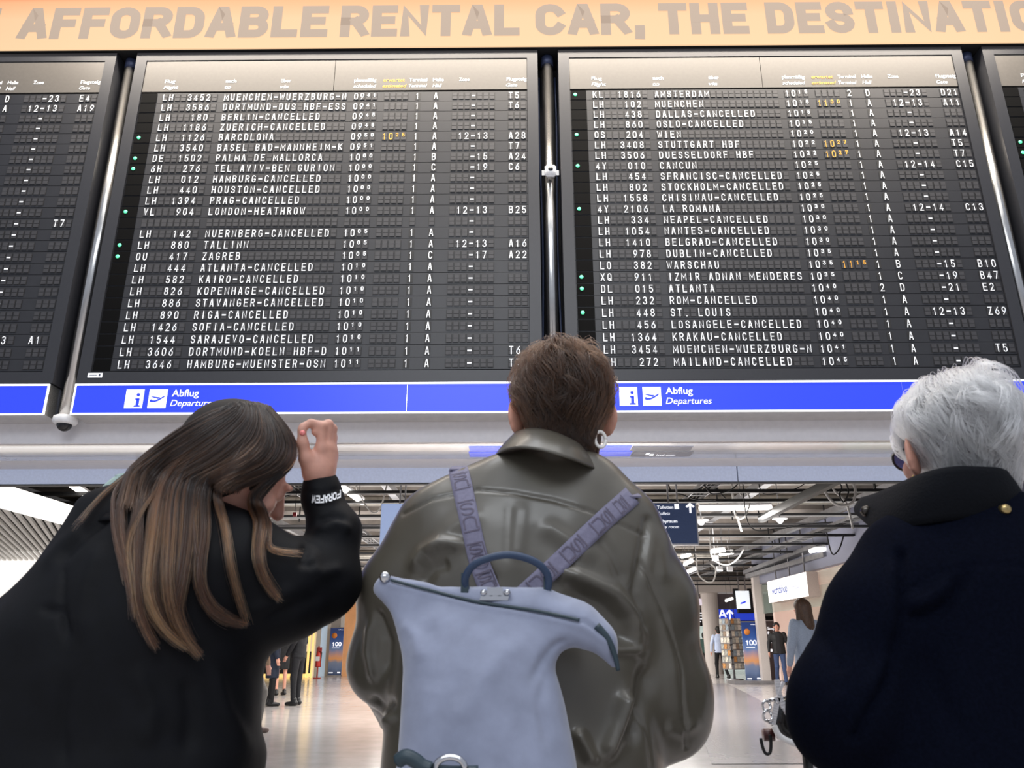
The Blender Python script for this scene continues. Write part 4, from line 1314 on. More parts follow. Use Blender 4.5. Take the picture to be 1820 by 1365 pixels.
# ------------------------------------------------------------------ hair strands
def hair_material(name, root, mid, tip, rough=.32, rand=.35):
    m = bpy.data.materials.new(name); m.use_nodes = True
    nt = m.node_tree
    for n in list(nt.nodes):
        nt.nodes.remove(n)
    out = nt.nodes.new('ShaderNodeOutputMaterial')
    hb = nt.nodes.new('ShaderNodeBsdfHairPrincipled')
    hb.parametrization = 'COLOR'
    hb.inputs['Roughness'].default_value = rough
    hb.inputs['Radial Roughness'].default_value = .4
    hi = nt.nodes.new('ShaderNodeHairInfo')
    rp = nt.nodes.new('ShaderNodeValToRGB')
    e = rp.color_ramp.elements
    e[0].color = lin(root); e[1].color = lin(tip)
    k = e.new(.5); k.color = lin(mid)
    nt.links.new(hi.outputs['Intercept'], rp.inputs['Fac'])
    hsv = nt.nodes.new('ShaderNodeHueSaturation')
    mr = nt.nodes.new('ShaderNodeMapRange')
    mr.inputs['To Min'].default_value = 1 - rand; mr.inputs['To Max'].default_value = 1 + rand
    nt.links.new(hi.outputs['Random'], mr.inputs['Value'])
    nt.links.new(mr.outputs['Result'], hsv.inputs['Value'])
    nt.links.new(rp.outputs['Color'], hsv.inputs['Color'])
    nt.links.new(hsv.outputs['Color'], hb.inputs['Color'])
    nt.links.new(hb.outputs[0], out.inputs['Surface'])
    return m
def strands(name, C, m, parent, origin, r0=.00042, r1=.00018):
    """C: (n strands, k points, 3)"""
    n, k, _ = C.shape
    cd = bpy.data.hair_curves.new(name)
    cd.add_curves([k]*n)
    cd.attributes['position'].data.foreach_set('vector', (C - np.asarray(origin, float)).astype(np.float32).ravel())
    ra = cd.attributes.get('radius') or cd.attributes.new('radius', 'FLOAT', 'POINT')
    ra.data.foreach_set('value', np.tile(np.linspace(r0, r1, k), n).astype(np.float32))
    cd.materials.append(m)
    o = bpy.data.objects.new(name, cd); COL.objects.link(o); o.parent = parent
    return o
def sdf_grad(fn, p, e=.002):
    g = np.stack([fn(p + np.eye(3)[i]*e) - fn(p - np.eye(3)[i]*e) for i in range(3)], -1)
    return g/(np.linalg.norm(g, axis=1)[:, None] + 1e-9)
def comb(fn, V, Q, n, k, length, flow, seed, lift=(.002, .012), jitter=.25, gravity=.3, keep=None, clump=0, len_fn=None, avoid=None, noise=.02, lift_fn=None):
    """short hair: roots spread over the scalp surface, combed along flow(p, n), resting on it"""
    r = np.random.RandomState(seed)
    a = V[Q[:, 1]]-V[Q[:, 0]]; b = V[Q[:, 3]]-V[Q[:, 0]]
    area = np.linalg.norm(np.cross(a, b), axis=1)
    f = r.choice(len(Q), n, p=area/area.sum())
    u, w = r.rand(n, 1), r.rand(n, 1)
    p = V[Q[f, 0]] + a[f]*u + b[f]*w
    if keep is not None:
        p = p[keep(p)]; n = len(p)
    L = length*(.65 + .5*r.rand(n))
    if len_fn is not None:
        L = L*len_fn(p)
    nrm = sdf_grad(fn, p)
    d = flow(p, nrm) + r.normal(size=(n, 3))*jitter
    if clump:
        key = np.floor(p*clump).astype(int)
        hsh = (key[:, 0]*73856093 ^ key[:, 1]*19349663 ^ key[:, 2]*83492791) % 997
        cj = np.random.RandomState(seed+1).normal(size=(997, 3))
        d = d + cj[hsh]*jitter*1.6
        lift_k = np.abs(cj[hsh][:, 0])
    else:
        lift_k = r.rand(n)
    d -= nrm*(d*nrm).sum(1)[:, None]
    d /= np.linalg.norm(d, axis=1)[:, None] + 1e-9
    H = lift[0] + (lift[1]-lift[0])*np.clip(.35*r.rand(n) + .5*lift_k, 0, 1.4)
    if lift_fn is not None:
        H = H*lift_fn(p)
    C = np.empty((n, k, 3)); C[:, 0] = p - nrm*.002
    step = L/(k-1)
    q = p.copy()
    for i in range(1, k):
        q = q + d*step[:, None]
        t = i/(k-1)
        g = sdf_grad(fn, q); s = fn(q)
        tgt = H*math.sin(math.pi*min(1, .15+.75*t))
        q = q + g*np.where(s < tgt, tgt - s, (tgt - s)*.5)[:, None]
        d = d - g*(d*g).sum(1)[:, None]*.85 + np.array([0, 0, -gravity*.12]) + r.normal(size=(n, 3))*noise
        d /= np.linalg.norm(d, axis=1)[:, None] + 1e-9
        C[:, i] = q
    if avoid is not None:
        C = C[np.min(avoid(C.reshape(-1, 3)).reshape(n, k), 1) > 0]
    return C
def ear_zone(c, R, s):
    def fn(p):
        q = (p - c) @ R / s
        d = None
        for x in (-1, 1):
            e = ell(q, (x*.092, .002, -.016), (.026, .026, .042))
            d = e if d is None else np.minimum(d, e)
        return d*s
    return fn
def spline(pts, k):
    """Catmull-Rom resampling of a polyline to k points"""
    pts = np.array(pts, float); n = len(pts)
    out = []
    for s in np.linspace(0, n-1-1e-6, k):
        i = int(s); t = s - i
        p0, p1, p2, p3 = pts[max(i-1, 0)], pts[i], pts[i+1], pts[min(i+2, n-1)]
        out.append(.5*((2*p1) + (-p0+p2)*t + (2*p0-5*p1+4*p2-p3)*t*t + (-p0+3*p1-3*p2+p3)*t**3))
    return np.array(out)

# ------------------------------------------------------------------ skin, cloth
def skin_mat(name, col):
    m = mat(name, col, .5, 0, .06, 60, bump=.08)
    b = m.node_tree.nodes['Principled BSDF']
    b.inputs['Subsurface Weight'].default_value = .15
    b.inputs['Subsurface Radius'].default_value = (.012, .005, .003)
    return m
M_SKIN = skin_mat('skin_fair', '#d9a08a')
M_SKIN2 = skin_mat('skin_warm', '#d39c88')
# ================================================================== the three people in front of the boards
def row(v, uL, uR, Y, ry, grow=0.0):
    a, b = P(uL, v, Y), P(uR, v, Y)
    return ((a[2]+b[2])/2, (a[0]+b[0])/2, Y, (b[0]-a[0])/2 + grow, ry)
def legs_sdf(p, hip, foot_l, foot_r, r0=.095, r1=.055, knee_fwd=.03):
    d = None
    for s, ft in ((-1, foot_l), (1, foot_r)):
        ft = np.array(ft, float)
        h = np.array(hip) + np.array([s*.085, 0, 0])
        kn = (h + ft)/2 + np.array([0, knee_fwd, .02])
        e = union(.03, cone(p, h, kn, r0, r0*.72), cone(p, kn, ft + [0, 0, .07], r0*.72, r1))
        d = e if d is None else smin(d, e, .03)
    return smin(d, ell(p, np.array(hip) + [0, 0, .04], (.150, .105, .12)), .05)
def shoe_geo(ft, yaw=0.0, L=.26):
    f = np.array([math.sin(yaw), math.cos(yaw), 0]); ft = np.array(ft, float)
    def fn(p):
        d = cone(p, ft - f*.06 + [0, 0, .045], ft + f*(L-.11) + [0, 0, .036], .045, .036)
        d = smin(d, cone(p, ft - f*.03 + [0, 0, .06], ft - f*.03 + [0, 0, .12], .045, .048), .02)
        return smax(d, .002 - p[:, 2], .006)
    lo = ft - .28; hi = ft + .28; lo[2] = -.01; hi[2] = .2
    return polygonise(fn, lo, hi, .008, 1)
M_JEANS = mat('dark_jeans', '#23262e', .8, 0, .15, 60, bump=.2)
M_SHOEBLK = mat('black_shoe', '#151516', .4)
M_SOLE = mat('shoe_white', '#d8d6d2', .5)
def lower_body(root, O, hip, fl, fr, m_tr, m_sh, yaw=0.0, r0=.086, r1=.055):
    fn = lambda p: legs_sdf(p, hip, fl, fr, r0, r1)
    V, Q = polygonise(fn, np.array([hip[0]-.4, hip[1]-.35, .02]), np.array([hip[0]+.4, hip[1]+.35, hip[2]+.22]), .014, 2)
    mesh_from('trousers', V, Q, m_tr, root, O)
    for ft in (fl, fr):
        V, Q = shoe_geo(ft, yaw); mesh_from('shoe', V, Q, m_sh, root, O)
def full_body(root, O, head_fn, hc, torso_fn, arms, hip, fl, fr, skin, hands=(), name='body'):
    """head and neck, trunk, arms and legs under the clothes"""
    parts = [polygonise(head_fn, hc - [.14, .16, .26], hc + [.14, .18, .16], .0045, 1)]
    def core(p):
        d = torso_fn(p) + .03
        for pts, rs in arms:
            d = smin(d, limb(p, pts, rs), .02)
        return smin(d, legs_sdf(p, hip, fl, fr, .075, .04), .03)
    parts.append(polygonise(core, np.array([O[0]-.55, O[1]-.45, .05]), np.array([O[0]+.55, O[1]+.6, hc[2]]), .02, 2))
    parts += list(hands)
    V, Q = join_geo(*parts)
    return mesh_from(name, V, Q, skin, root, O)
def fist(w, d, s=1.0, side=1, skin=None):
    """relaxed hand at wrist W pointing along D: palm, four bent fingers, thumb"""
    F = frame(d, (0, 0, 1) if abs(d[2]) < .9 else (0, 1, 0))
    def L(x, y, z): return np.array(w) + F @ (np.array([x*side, y, z])*s)
    def fn(p):
        a = cone(p, L(0, -.03, 0), L(0, .03, 0), .024*s, .026*s)
        a = smin(a, cone(p, L(-.022, .06, 0), L(.026, .055, 0), .017*s, .015*s), .03)
        for i, (x, l) in enumerate(((-.030, .036), (-.010, .042), (.011, .039), (.030, .030))):
            k1, k2, k3 = L(x, .085, .002), L(x*1.02, .085+l, -.008), L(x, .085+l*1.3, -.008-l*.7)
            a = smin(a, union(.004, cone(p, k1, k2, .0092*s, .0085*s), cone(p, k2, k3, .0085*s, .007*s)), .008)
        t1, t2, t3 = L(-.030, .02, -.006), L(-.052, .05, -.016), L(-.048, .082, -.022)
        return smin(a, union(.006, cone(p, t1, t2, .0125*s, .010*s), cone(p, t2, t3, .010*s, .008*s)), .012)
    w = np.array(w)
    return polygonise(fn, w-.16*s, w+.16*s, .0035*s, 1)

# ------------------------------------------------------------------ 1. woman in the leather jacket
M_LEATHER = mat('olive_leather', '#544f45', .42, 0, .14, 9, bump=.2, spec=.55, coat=.35, bump_dist=.003, detail=7)
M_SEAM = mat('leather_seam', '#26241f', .5)
cW = P(985, 900, 1.50)
OW = np.array([cW[0], 1.52, 0.0])
woman = thing('person', 'woman with short brown hair in an olive leather jacket, pale blue backpack on her back', 'person', OW)
rows_w = [row(798, 925, 1040, 1.50, .05), row(814, 870, 1072, 1.50, .068), row(838, 800, 1102, 1.50, .085), row(868, 765, 1128, 1.50, .10), row(902, 738, 1142, 1.50, .115), row(945, 716, 1152, 1.50, .13),
          row(1010, 700, 1170, 1.50, .145), row(1100, 695, 1165, 1.50, .15), row(1200, 690, 1165, 1.50, .155), row(1300, 680, 1170, 1.50, .155), row(1365, 675, 1175, 1.50, .155)]
zl = rows_w[-1]
rows_w += [(.80, zl[1], 1.50, zl[3], .155), (.66, zl[1], 1.50, zl[3]-.005, .15)]
aL = [P(780, 940, 1.50), P(712, 1050, 1.51), P(688, 1180, 1.54), P(735, 1290, 1.80)]
aR = [P(1104, 945, 1.50), P(1158, 1075, 1.50), P(1185, 1225, 1.52), P(1184, 1268, 1.54), P(1110, 1290, 1.82)]
def jacket_w(p):
    d = loft(p, rows_w, 2.25, .03)
    d = smin(d, limb(p, aL, (.082, .075, .070, .055), .03), .035)
    return smin(d, limb(p, aR, (.080, .078, .074, .073, .058), .03), .035)
V, Q = polygonise(jacket_w, (OW[0]-.50, 1.18, .62), (OW[0]+.50, 2.0, 1.56), .0046, 2)
V = wrinkle(V, Q, .0040, 13, 3, (1, 1, .7))
V = fold(V, Q, [(s_[0], s_[1]*(1.0 if len(s_) > 3 and s_[2] < 4 else 1.45), *s_[2:]) for s_ in [
    ([(717, 913), (768, 887), (846, 870), (914, 876), (983, 889), (1051, 909), (1146, 951)], -.0035, 3.2, 1),
    ([(1150, 926), (1139, 994), (1126, 1054), (1140, 1110)], -.0042, 8, 1),
    ([(1165, 930), (1152, 990), (1142, 1050)], .002, 12),
    ([(1139, 999), (1176, 1080), (1210, 1187), (1219, 1330)], -.0045, 3.2, 1),
    ([(985, 1010), (1040, 1032), (1090, 1055), (1122, 1092), (1140, 1150)], .014, 15),
    ([(1000, 1045), (1060, 1075), (1100, 1110), (1115, 1150)], -.012, 22),
    ([(1060, 1150), (1100, 1155), (1145, 1157)], .008, 9),
    ([(1115, 1225), (1098, 1280), (1070, 1354)], .016, 14),
    ([(1150, 1180), (1140, 1250), (1120, 1330)], -.010, 14),
    ([(1020, 1295), (1038, 1325), (1055, 1360)], .012, 12),
    ([(1128, 1240), (1150, 1300), (1160, 1365)], -.003, 3.5, 1),
    ([(730, 1018), (754, 982), (785, 968), (830, 968)], .010, 11),
    ([(745, 1040), (770, 1010), (800, 1000)], -.006, 12),
    ([(906, 885), (902, 940), (900, 1000)], -.002, 9),
    ([(928, 890), (926, 940), (918, 1000)], .002, 12),
    ([(649, 1278), (674, 1296), (704, 1268)], .010, 10),
    ([(655, 1240), (680, 1262), (700, 1240)], -.008, 9),
    ([(668, 1080), (690, 1140), (686, 1200)], -.007, 8),
    ([(660, 1100), (655, 1160), (665, 1215)], .007, 8),
    ([(1190, 930), (1178, 985), (1180, 1040)], .003, 14),
    ([(1185, 1090), (1195, 1150), (1200, 1220)], .003, 14),
    ([(1225, 1120), (1240, 1200), (1240, 1270)], -.003, 14),
    ([(1180, 1290), (1210, 1300), (1245, 1280)], .004, 12),
    ([(860, 905), (800, 940), (760, 985)], .004, 16),
    ([(960, 930), (1010, 960), (1060, 1000)], .005, 16),
    ([(1060, 945), (1090, 985), (1115, 1040)], -.006, 13),
    ([(840, 985), (860, 1010), (880, 1040)], -.007, 10),
]])
M_LEATHER.node_tree.nodes['Principled BSDF'].inputs['Coat Roughness'].default_value = .22
jack = mesh_from('leather_jacket', V, Q, M_LEATHER, woman, OW)
BVW = BVHTree.FromPolygons([Vector(q) for q in V], Q.tolist())
# collar
def collar(name, top, bot, m_, parent, O, th=.006, n=26, bulge=.012, puff=.0):
    T = spline([P(*q) for q in top], n); Bm = spline([P(*q) for q in bot], n)
    k = 9
    G = np.empty((n, k, 3))
    ctr = (T.mean(0) + Bm.mean(0))/2
    for j in range(k):
        t = j/(k-1)
        G[:, j] = T*(1-t) + Bm*t
        out = G[:, j]-ctr; out[:, 2] = 0; out /= np.linalg.norm(out, axis=1)[:, None]+1e-9
        G[:, j] += out*(bulge*math.sin(math.pi*t) + puff*t)
    inner = G.copy()
    out = G - ctr; out[..., 2] = 0; out /= np.linalg.norm(out, axis=2)[..., None]+1e-9
    inner = G - out*th*2
    V = np.concatenate([G.reshape(-1, 3), inner.reshape(-1, 3)])
    q = []
    o = n*k
    for i in range(n-1):
        for j in range(k-1):
            a, b, c, d = i*k+j, (i+1)*k+j, (i+1)*k+j+1, i*k+j+1
            q += [(a, d, c, b), (o+a, o+b, o+c, o+d)]
    for i in range(n-1):
        q += [(i*k, (i+1)*k, o+(i+1)*k, o+i*k), (i*k+k-1, o+i*k+k-1, o+(i+1)*k+k-1, (i+1)*k+k-1)]
    for j in range(k-1):
        e = (n-1)*k
        q += [(j, o+j, o+j+1, j+1), (e+j, e+j+1, o+e+j+1, o+e+j)]
    return mesh_from(name, V, np.array(q), m_, parent, O)
collar('collar', [(930, 800, 1.60), (914, 772, 1.53), (926, 764, 1.46), (948, 761, 1.42), (978, 765, 1.40), (1010, 777, 1.405), (1034, 792, 1.44), (1050, 816, 1.50), (1040, 830, 1.58)],
       [(880, 830, 1.62), (878, 814, 1.52), (884, 806, 1.44), (912, 797, 1.385), (955, 799, 1.35), (1000, 811, 1.35), (1036, 823, 1.385), (1066, 838, 1.46), (1070, 850, 1.58)], M_LEATHER, woman, OW, .0035, 30, .004)
# head, neck, body
fW = np.array([-.10, .95, .20]); RW = frame(fW)
hW = P(997, 738, 1.525)
head_w = lambda p: head_sdf(p, hW, RW, 1.03, np.array([cW[0]+.005, 1.50, 1.40]), .050)
hipW = (OW[0], 1.52, .86); flW, frW = (OW[0]-.11, 1.50, 0), (OW[0]+.11, 1.52, 0)
full_body(woman, OW, head_w, hW, lambda p: loft(p, rows_w, 2.2, .03), [(aL, (.045, .04, .036, .028)), (aR, (.045, .042, .038, .036, .028))], hipW, flW, frW, M_SKIN,
          [fist(aL[-1], np.array([.4, .9, -.1]), 1, 1), fist(aR[-1], np.array([-.4, .9, -.1]), 1, -1)])
lower_body(woman, OW, hipW, flW, frW, M_JEANS, M_SHOEBLK)
# hair
HB = hair_material('hair_brown_short', '#120a06', '#20130b', '#3e2718', .32)
M_SCALPB = mat('scalp_brown', '#1e140f', .8, 0, .2, 90, bump=.4)
sc_w = lambda p: scalp_sdf(p, hW, RW, 1.03, .004)
V, Q = polygonise(sc_w, hW - [.15, .16, .16], hW + [.15, .16, .17], .005, 1)
hob = mesh_from('hair', V, Q, M_SCALPB, woman, OW)
crown_w = hW + RW @ np.array([-.012, -.005, .135])
def flow_w(p, n):
    d = p - crown_w
    d /= np.linalg.norm(d, axis=1)[:, None] + 1e-6
    sw = np.cross(n, d)
    return d + .28*sw + np.array([0, 0, -.25])
up_w = RW[:, 2]
Cs = comb(sc_w, V, Q, 17000, 9, .062, flow_w, 5, (.002, .024), .22, .12, None, 75,
          lambda p: np.clip(.40 + 4.2*((p - hW) @ up_w + .06), .26, 1.1), ear_zone(hW, RW, 1.03), .03,
          lambda p: np.clip(.15 + 8*((p - hW) @ up_w + .01), .12, 1.3))
strands('hair_strands', Cs, HB, hob, OW, .00048, .0002)
# earring
ec = P(1067, 781, 1.46)
m = MB(OW); m.tube([ec + np.array([.0105*math.cos(a), .003*math.cos(a), .0155*math.sin(a)]) for a in np.linspace(0, 2*math.pi, 25)], .0034, 8)
m.build('earring', mat('pearl_white', '#f0ece6', .25), woman)

# ------------------------------------------------------------------ backpack (worn, a thing of its own)
M_SUEDE = mat('pale_blue_suede', '#8a90a5', .85, 0, .10, 30, bump=.35, bump_dist=.0015, detail=8, sheen=.4)
M_STRAP = mat('strap_webbing', '#77748a', .7, 0, .08, 160, bump=.3)
M_STRAPINK = mat('strap_pattern', '#5e5768', .7)
M_DKTEAL = mat('dark_teal_leather', '#2c3c44', .5)
M_NAVYH = mat('navy_handle', '#2b3d58', .5)
OB = np.array([P(850, 1250, 1.27)[0], 1.27, .70])
bag = thing('backpack', 'pale blue suede backpack with dark blue handle on the leather jacket', 'backpack', OB)
rows_b = [row(1042, 684, 955, 1.285, .012), row(1062, 686, 1010, 1.283, .020), row(1085, 694, 1030, 1.28, .030), row(1120, 706, 1035, 1.275, .045), row(1150, 714, 1000, 1.27, .055), row(1185, 718, 984, 1.265, .063), row(1250, 714, 1004, 1.26, .07), row(1310, 709, 1016, 1.255, .075), row(1365, 705, 1026, 1.25, .078)]
zb_ = rows_b[-1]
rows_b += [(.76, zb_[1], 1.25, zb_[3]+.008, .08), (.70, zb_[1], 1.25, zb_[3]-.01, .06)]
def bag_fn(p):
    d = loft(p, rows_b, 2.5, .012)
    # left tab and drooping right flap corner of the rolled top
    d = smin(d, flat_cone(p, P(745, 1058, 1.283), P(686, 1034, 1.285), .016, .010, (0, 1, .3), 1.0), .03)
    d = smin(d, limb(p, [P(960, 1085, 1.270), P(1035, 1112, 1.255), P(1074, 1140, 1.25), P(1092, 1182, 1.25)], (.022, .020, .014, .006), .03), .03)
    return d
V, Q = polygonise(bag_fn, (OB[0]-.24, 1.10, .68), (OB[0]+.30, 1.40, 1.30), .0045, 2)
V = wrinkle(V, Q, .0016, 24, 9)
V = fold(V, Q, [
    ([(690, 1030), (760, 1048), (850, 1070), (950, 1085), (1040, 1105), (1082, 1132), (1096, 1180)], -.003, 3, 1),
    ([(690, 1038), (760, 1056), (850, 1079), (950, 1094), (1036, 1114), (1074, 1140)], .003, 4, 1),
    ([(1010, 1135), (985, 1150), (965, 1175), (945, 1215)], -.006, 9),
    ([(930, 1130), (880, 1180), (835, 1250), (800, 1290)], .006, 22),
    ([(760, 1100), (780, 1160), (770, 1230)], -.005, 22),
    ([(975, 1180), (960, 1250), (975, 1330)], -.004, 10),
    ([(712, 1105), (740, 1130), (750, 1180)], .005, 12),
])
bb = mesh_from('bag_body', V, Q, M_SUEDE, bag, OB)
bagx = lambda p: bag_fn(p)
def ribbon(name, uvY, width, m_, parent, O, sdf=None, off=.004, th=.003, n=40, wl=None):
    """strap of given pixel widths laid along pixel points"""
    pts = spline(uvY, n)
    t = np.gradient(pts[:, :2], axis=0); t /= np.linalg.norm(t, axis=1)[:, None]+1e-9
    nrm = np.stack([-t[:, 1], t[:, 0]], 1)
    w = np.interp(np.linspace(0, 1, n), np.linspace(0, 1, len(width)), width)/2
    cols = []
    for s in (-1, -.5, 0, .5, 1):
        uv = pts[:, :2] + nrm*w[:, None]*s
        if sdf is None:
            g = np.stack([P(u, v, y) for (u, v), y in zip(uv, pts[:, 2])])
        else:
            g, ok = drape_mesh(uv, sdf, off)
            g2 = np.stack([P(u, v, y) for (u, v), y in zip(uv, pts[:, 2])])
            g = np.where(ok[:, None], g, g2)
        cols.append(g)
    G = np.stack(cols, 1)
    for _ in range(6):
        G[1:-1] = .5*G[1:-1] + .25*(G[:-2] + G[2:])
    ctr = np.array([0, 0, H_CAM]); vw = G - ctr; vw /= np.linalg.norm(vw, axis=2)[..., None]
    Bk = G + vw*th
    V = np.concatenate([G.reshape(-1, 3), Bk.reshape(-1, 3)]); o = n*5; q = []
    for i in range(n-1):
        for j in range(4):
            a, b, c, d = i*5+j, (i+1)*5+j, (i+1)*5+j+1, i*5+j+1
            q += [(a, b, c, d), (o+a, o+d, o+c, o+b)]
        q += [(i*5, o+i*5, o+(i+1)*5, (i+1)*5), (i*5+4, (i+1)*5+4, o+(i+1)*5+4, o+i*5+4)]
    for e in (0, (n-1)*5):
        q += [(e+j, e+j+1, o+e+j+1, o+e+j) for j in range(4)]
    ob = mesh_from(name, V, np.array(q), m_, parent, O)
    return ob, G
def strap_marks(G, parent, O, segs):
    """woven block pattern along a strap grid G (n,5,3)"""
    n = len(G); m = MB(O)
    def at(s, w):
        i = min(max(s, 0), .9999)*(n-1); a = int(i); f = i-a
        g = G[a]*(1-f) + G[min(a+1, n-1)]*f
        x = (w+1)*2; j = min(int(x), 3); h = x-j
        q = g[j]*(1-h) + g[j+1]*h
        v = q - np.array([0, 0, H_CAM]); return q - v/np.linalg.norm(v)*.0012
    def seg(s0, w0, s1, w1, t):
        d = np.array([s1-s0, (w1-w0)*.055]); L = np.linalg.norm(d)+1e-9; d /= L
        nx_ = np.array([-d[1], d[0]])*t/2
        P4 = []
        for s, w, k in ((s0, w0, 1), (s1, w1, 1), (s1, w1, -1), (s0, w0, -1)):
            P4.append(at(s + k*nx_[0], w + k*nx_[1]/.055))
        m.add(P4, [(0, 1, 2, 3)])
    for s0, s1 in segs:
        def gl(ch, a, b):
            for st in STROKES[ch]:
                for (x0, y0), (x1, y1) in zip(st, st[1:]):
                    seg(a+(b-a)*y0, -.62+1.24*x0, a+(b-a)*y1, -.62+1.24*x1, .009)
        L = s1-s0
        seg(s0, -.8, s0, .8, .008); seg(s1, -.8, s1, .8, .008)
        seg(s0, -.8, s1, -.8, .007)
        gl('S', s0+.08*L, s0+.46*L); gl('U', s0+.54*L, s0+.92*L)
    return m.build('strap_pattern', M_STRAPINK, parent)
def front_strap(a, side):
    pts = [a + [0, -.005, -.004], a + [-side*.005, .045, .010], a + [-side*.012, .10, -.02], a + [-side*.02, .155, -.12], a + [-side*.01, .17, -.26], a + [side*.03, .12, -.36]]
    q = spline(pts, 24); m = MB(OB)
    for p0, p1 in zip(q, q[1:]):
        m.obox((p0+p1)/2, (p1-p0)*.6, (.016, 0, 0), np.cross((p1-p0)/np.linalg.norm(p1-p0), (1, 0, 0))*.0015)
    m.build('front_strap', M_STRAP, bag)
so, G = ribbon('strap', [(814, 832, 1.47), (818, 850, 1.44), (827, 890, 1.38), (840, 950, 1.36), (852, 1000, 1.34), (872, 1052, 1.30)], (34, 37, 36, 35, 36, 38), M_STRAP, bag, OB, BVW, .004)
front_strap(G[0].mean(0), -1)
strap_marks(G, so, OB, [(.12, .30), (.40, .58), (.66, .82), (.86, .97)])
so, G = ribbon('strap', [(1124, 880, 1.46), (1106, 896, 1.42), (1080, 918, 1.38), (1030, 965, 1.36), (985, 1008, 1.34), (930, 1058, 1.30)], (37, 37, 36, 36, 36, 36), M_STRAP, bag, OB, BVW, .004)
front_strap(G[0].mean(0), 1)
strap_marks(G, so, OB, [(.14, .28), (.36, .50), (.58, .72), (.80, .94)])
# carrying handle, buckle, zip puller, pocket fittings
m = MB(OB); hp = spline([P(*q) for q in ((828, 1046, 1.275), (828, 1024, 1.265), (848, 1000, 1.255), (900, 986, 1.25), (950, 998, 1.255), (974, 1024, 1.265), (972, 1056, 1.275))], 30)
m.tube(hp, .0060, 10); m.build('handle', M_NAVYH, bag)
for q in ((826, 1044, 1.272), (973, 1050, 1.272)):
    m = MB(OB); c_ = P(*q); m.obox(c_, (.006, 0, 0), (0, .004, 0), (0, 0, .022)); m.build('handle_tab', M_DKTEAL, bag)
M_CHROME = mat('chrome', '#d0d0d2', .12, 1.0, .03, 30)
m = MB(OB); c_ = P(880, 1059, 1.262)
m.obox(c_, (.022, .003, 0), (0, .006, 0), (.002, 0, .007)); m.obox(c_ + [0, -.004, .006], (.012, 0, 0), (0, .008, 0), (0, 0, .006))
for dx in (-.018, -.006, .007, .019): m.lathe(c_ + [dx, -.008, .004], [(.0005, -.004), (.005, -.003), (.005, .006)], 10, axis='y')
m.build('buckle', M_CHROME, bag)
m = MB(OB); c_ = P(684, 1026, 1.268); m.lathe(c_, [(.0005, -.006), (.008, -.005), (.009, .006), (.0005, .007)], 14, axis='y'); m.build('tab_rivet', M_CHROME, bag)
m = MB(OB); zp = [P(u, v, 1.232) for u, v in ((1060, 1112), (1080, 1135), (1093, 1165), (1099, 1192))]; m.tube(spline(zp, 14), (np.linspace(.006, .003, 14)), 8); m.build('zip_end', M_DKTEAL, bag)
m = MB(OB); zz, _ = drape([(u, v) for u, v in spline([(695, 1031), (760, 1048), (850, 1070), (950, 1085), (1030, 1102)], 40)], bag_fn, .0015, .9, 1.5)
m.tube(zz, .0028, 6); m.build('zipper', M_DKTEAL, bag)
# pocket flap at the bottom with a dark cord and metal ring
m = MB(OB)
m.tube(spline([P(*q) for q in ((708, 1352, 1.155), (722, 1345, 1.15), (738, 1352, 1.15), (750, 1362, 1.15), (765, 1368, 1.15))], 16), .010, 8); m.tube(spline([P(*q) for q in ((765, 1368, 1.16), (800, 1372, 1.155), (850, 1372, 1.155))], 10), .008, 8)
m.build('pocket_cord', M_DKTEAL, bag)
m = MB(OB); c_ = P(800, 1366, 1.15)
m.tube([c_ + np.array([.020*math.cos(a), 0, .014*math.sin(a)]) for a in np.linspace(0, 2*math.pi, 25)], .0045, 8); m.build('ring', M_CHROME, bag)

# ------------------------------------------------------------------ 2. grey-haired woman in the dark blue coat
M_NAVY = mat('navy_wool', '#070a16', .95, 0, .22, 220, bump=.35, bump_dist=.0012, spec=.05)
M_NAVYRIB = mat('navy_rib', '#07090f', .85, 0, .2, 260, bump=.5, bump_dist=.002, spec=.15)
cG = P(1735, 950, 1.28)
OG = np.array([cG[0], 1.28, 0])
granny = thing('person', 'woman with short grey hair and glasses in a dark blue wool coat', 'person', OG)
rows_g = [row(880, 1660, 1815, 1.27, .06), row(900, 1625, 1850, 1.27, .08), row(930, 1590, 1900, 1.28, .105), row(965, 1565, 1935, 1.28, .122), row(1020, 1540, 1965, 1.28, .14), row(1120, 1555, 1970, 1.28, .15), row(1220, 1545, 1985, 1.28, .155), row(1365, 1520, 2010, 1.28, .16)]
z_ = rows_g[-1]
rows_g += [(.72, z_[1], 1.285, z_[3]+.02, .185), (.52, z_[1], 1.29, z_[3]+.03, .19)]
gL = [P(1620, 1000, 1.27), P(1568, 1100, 1.26), P(1505, 1250, 1.25), P(1497, 1283, 1.27), P(1482, 1180, 1.46)]
gR = [P(1890, 990, 1.27), P(1960, 1100, 1.27), P(1990, 1260, 1.28), P(1900, 1250, 1.55)]
def coat_g(p):
    d = loft(p, rows_g, 2.3, .03)
    d = smin(d, limb(p, gL[:4], (.078, .080, .077, .074), .03), .03)
    d = smin(d, cone(p, gL[3], gL[4], .066, .052), .03)
    return smin(d, limb(p, gR, (.08, .08, .078, .055), .03), .03)
V, Q = polygonise(coat_g, (OG[0]-.42, .98, .48), (OG[0]+.46, 1.75, 1.56), .006, 2)
V = wrinkle(V, Q, .003, 12, 21, (1, 1, .6))
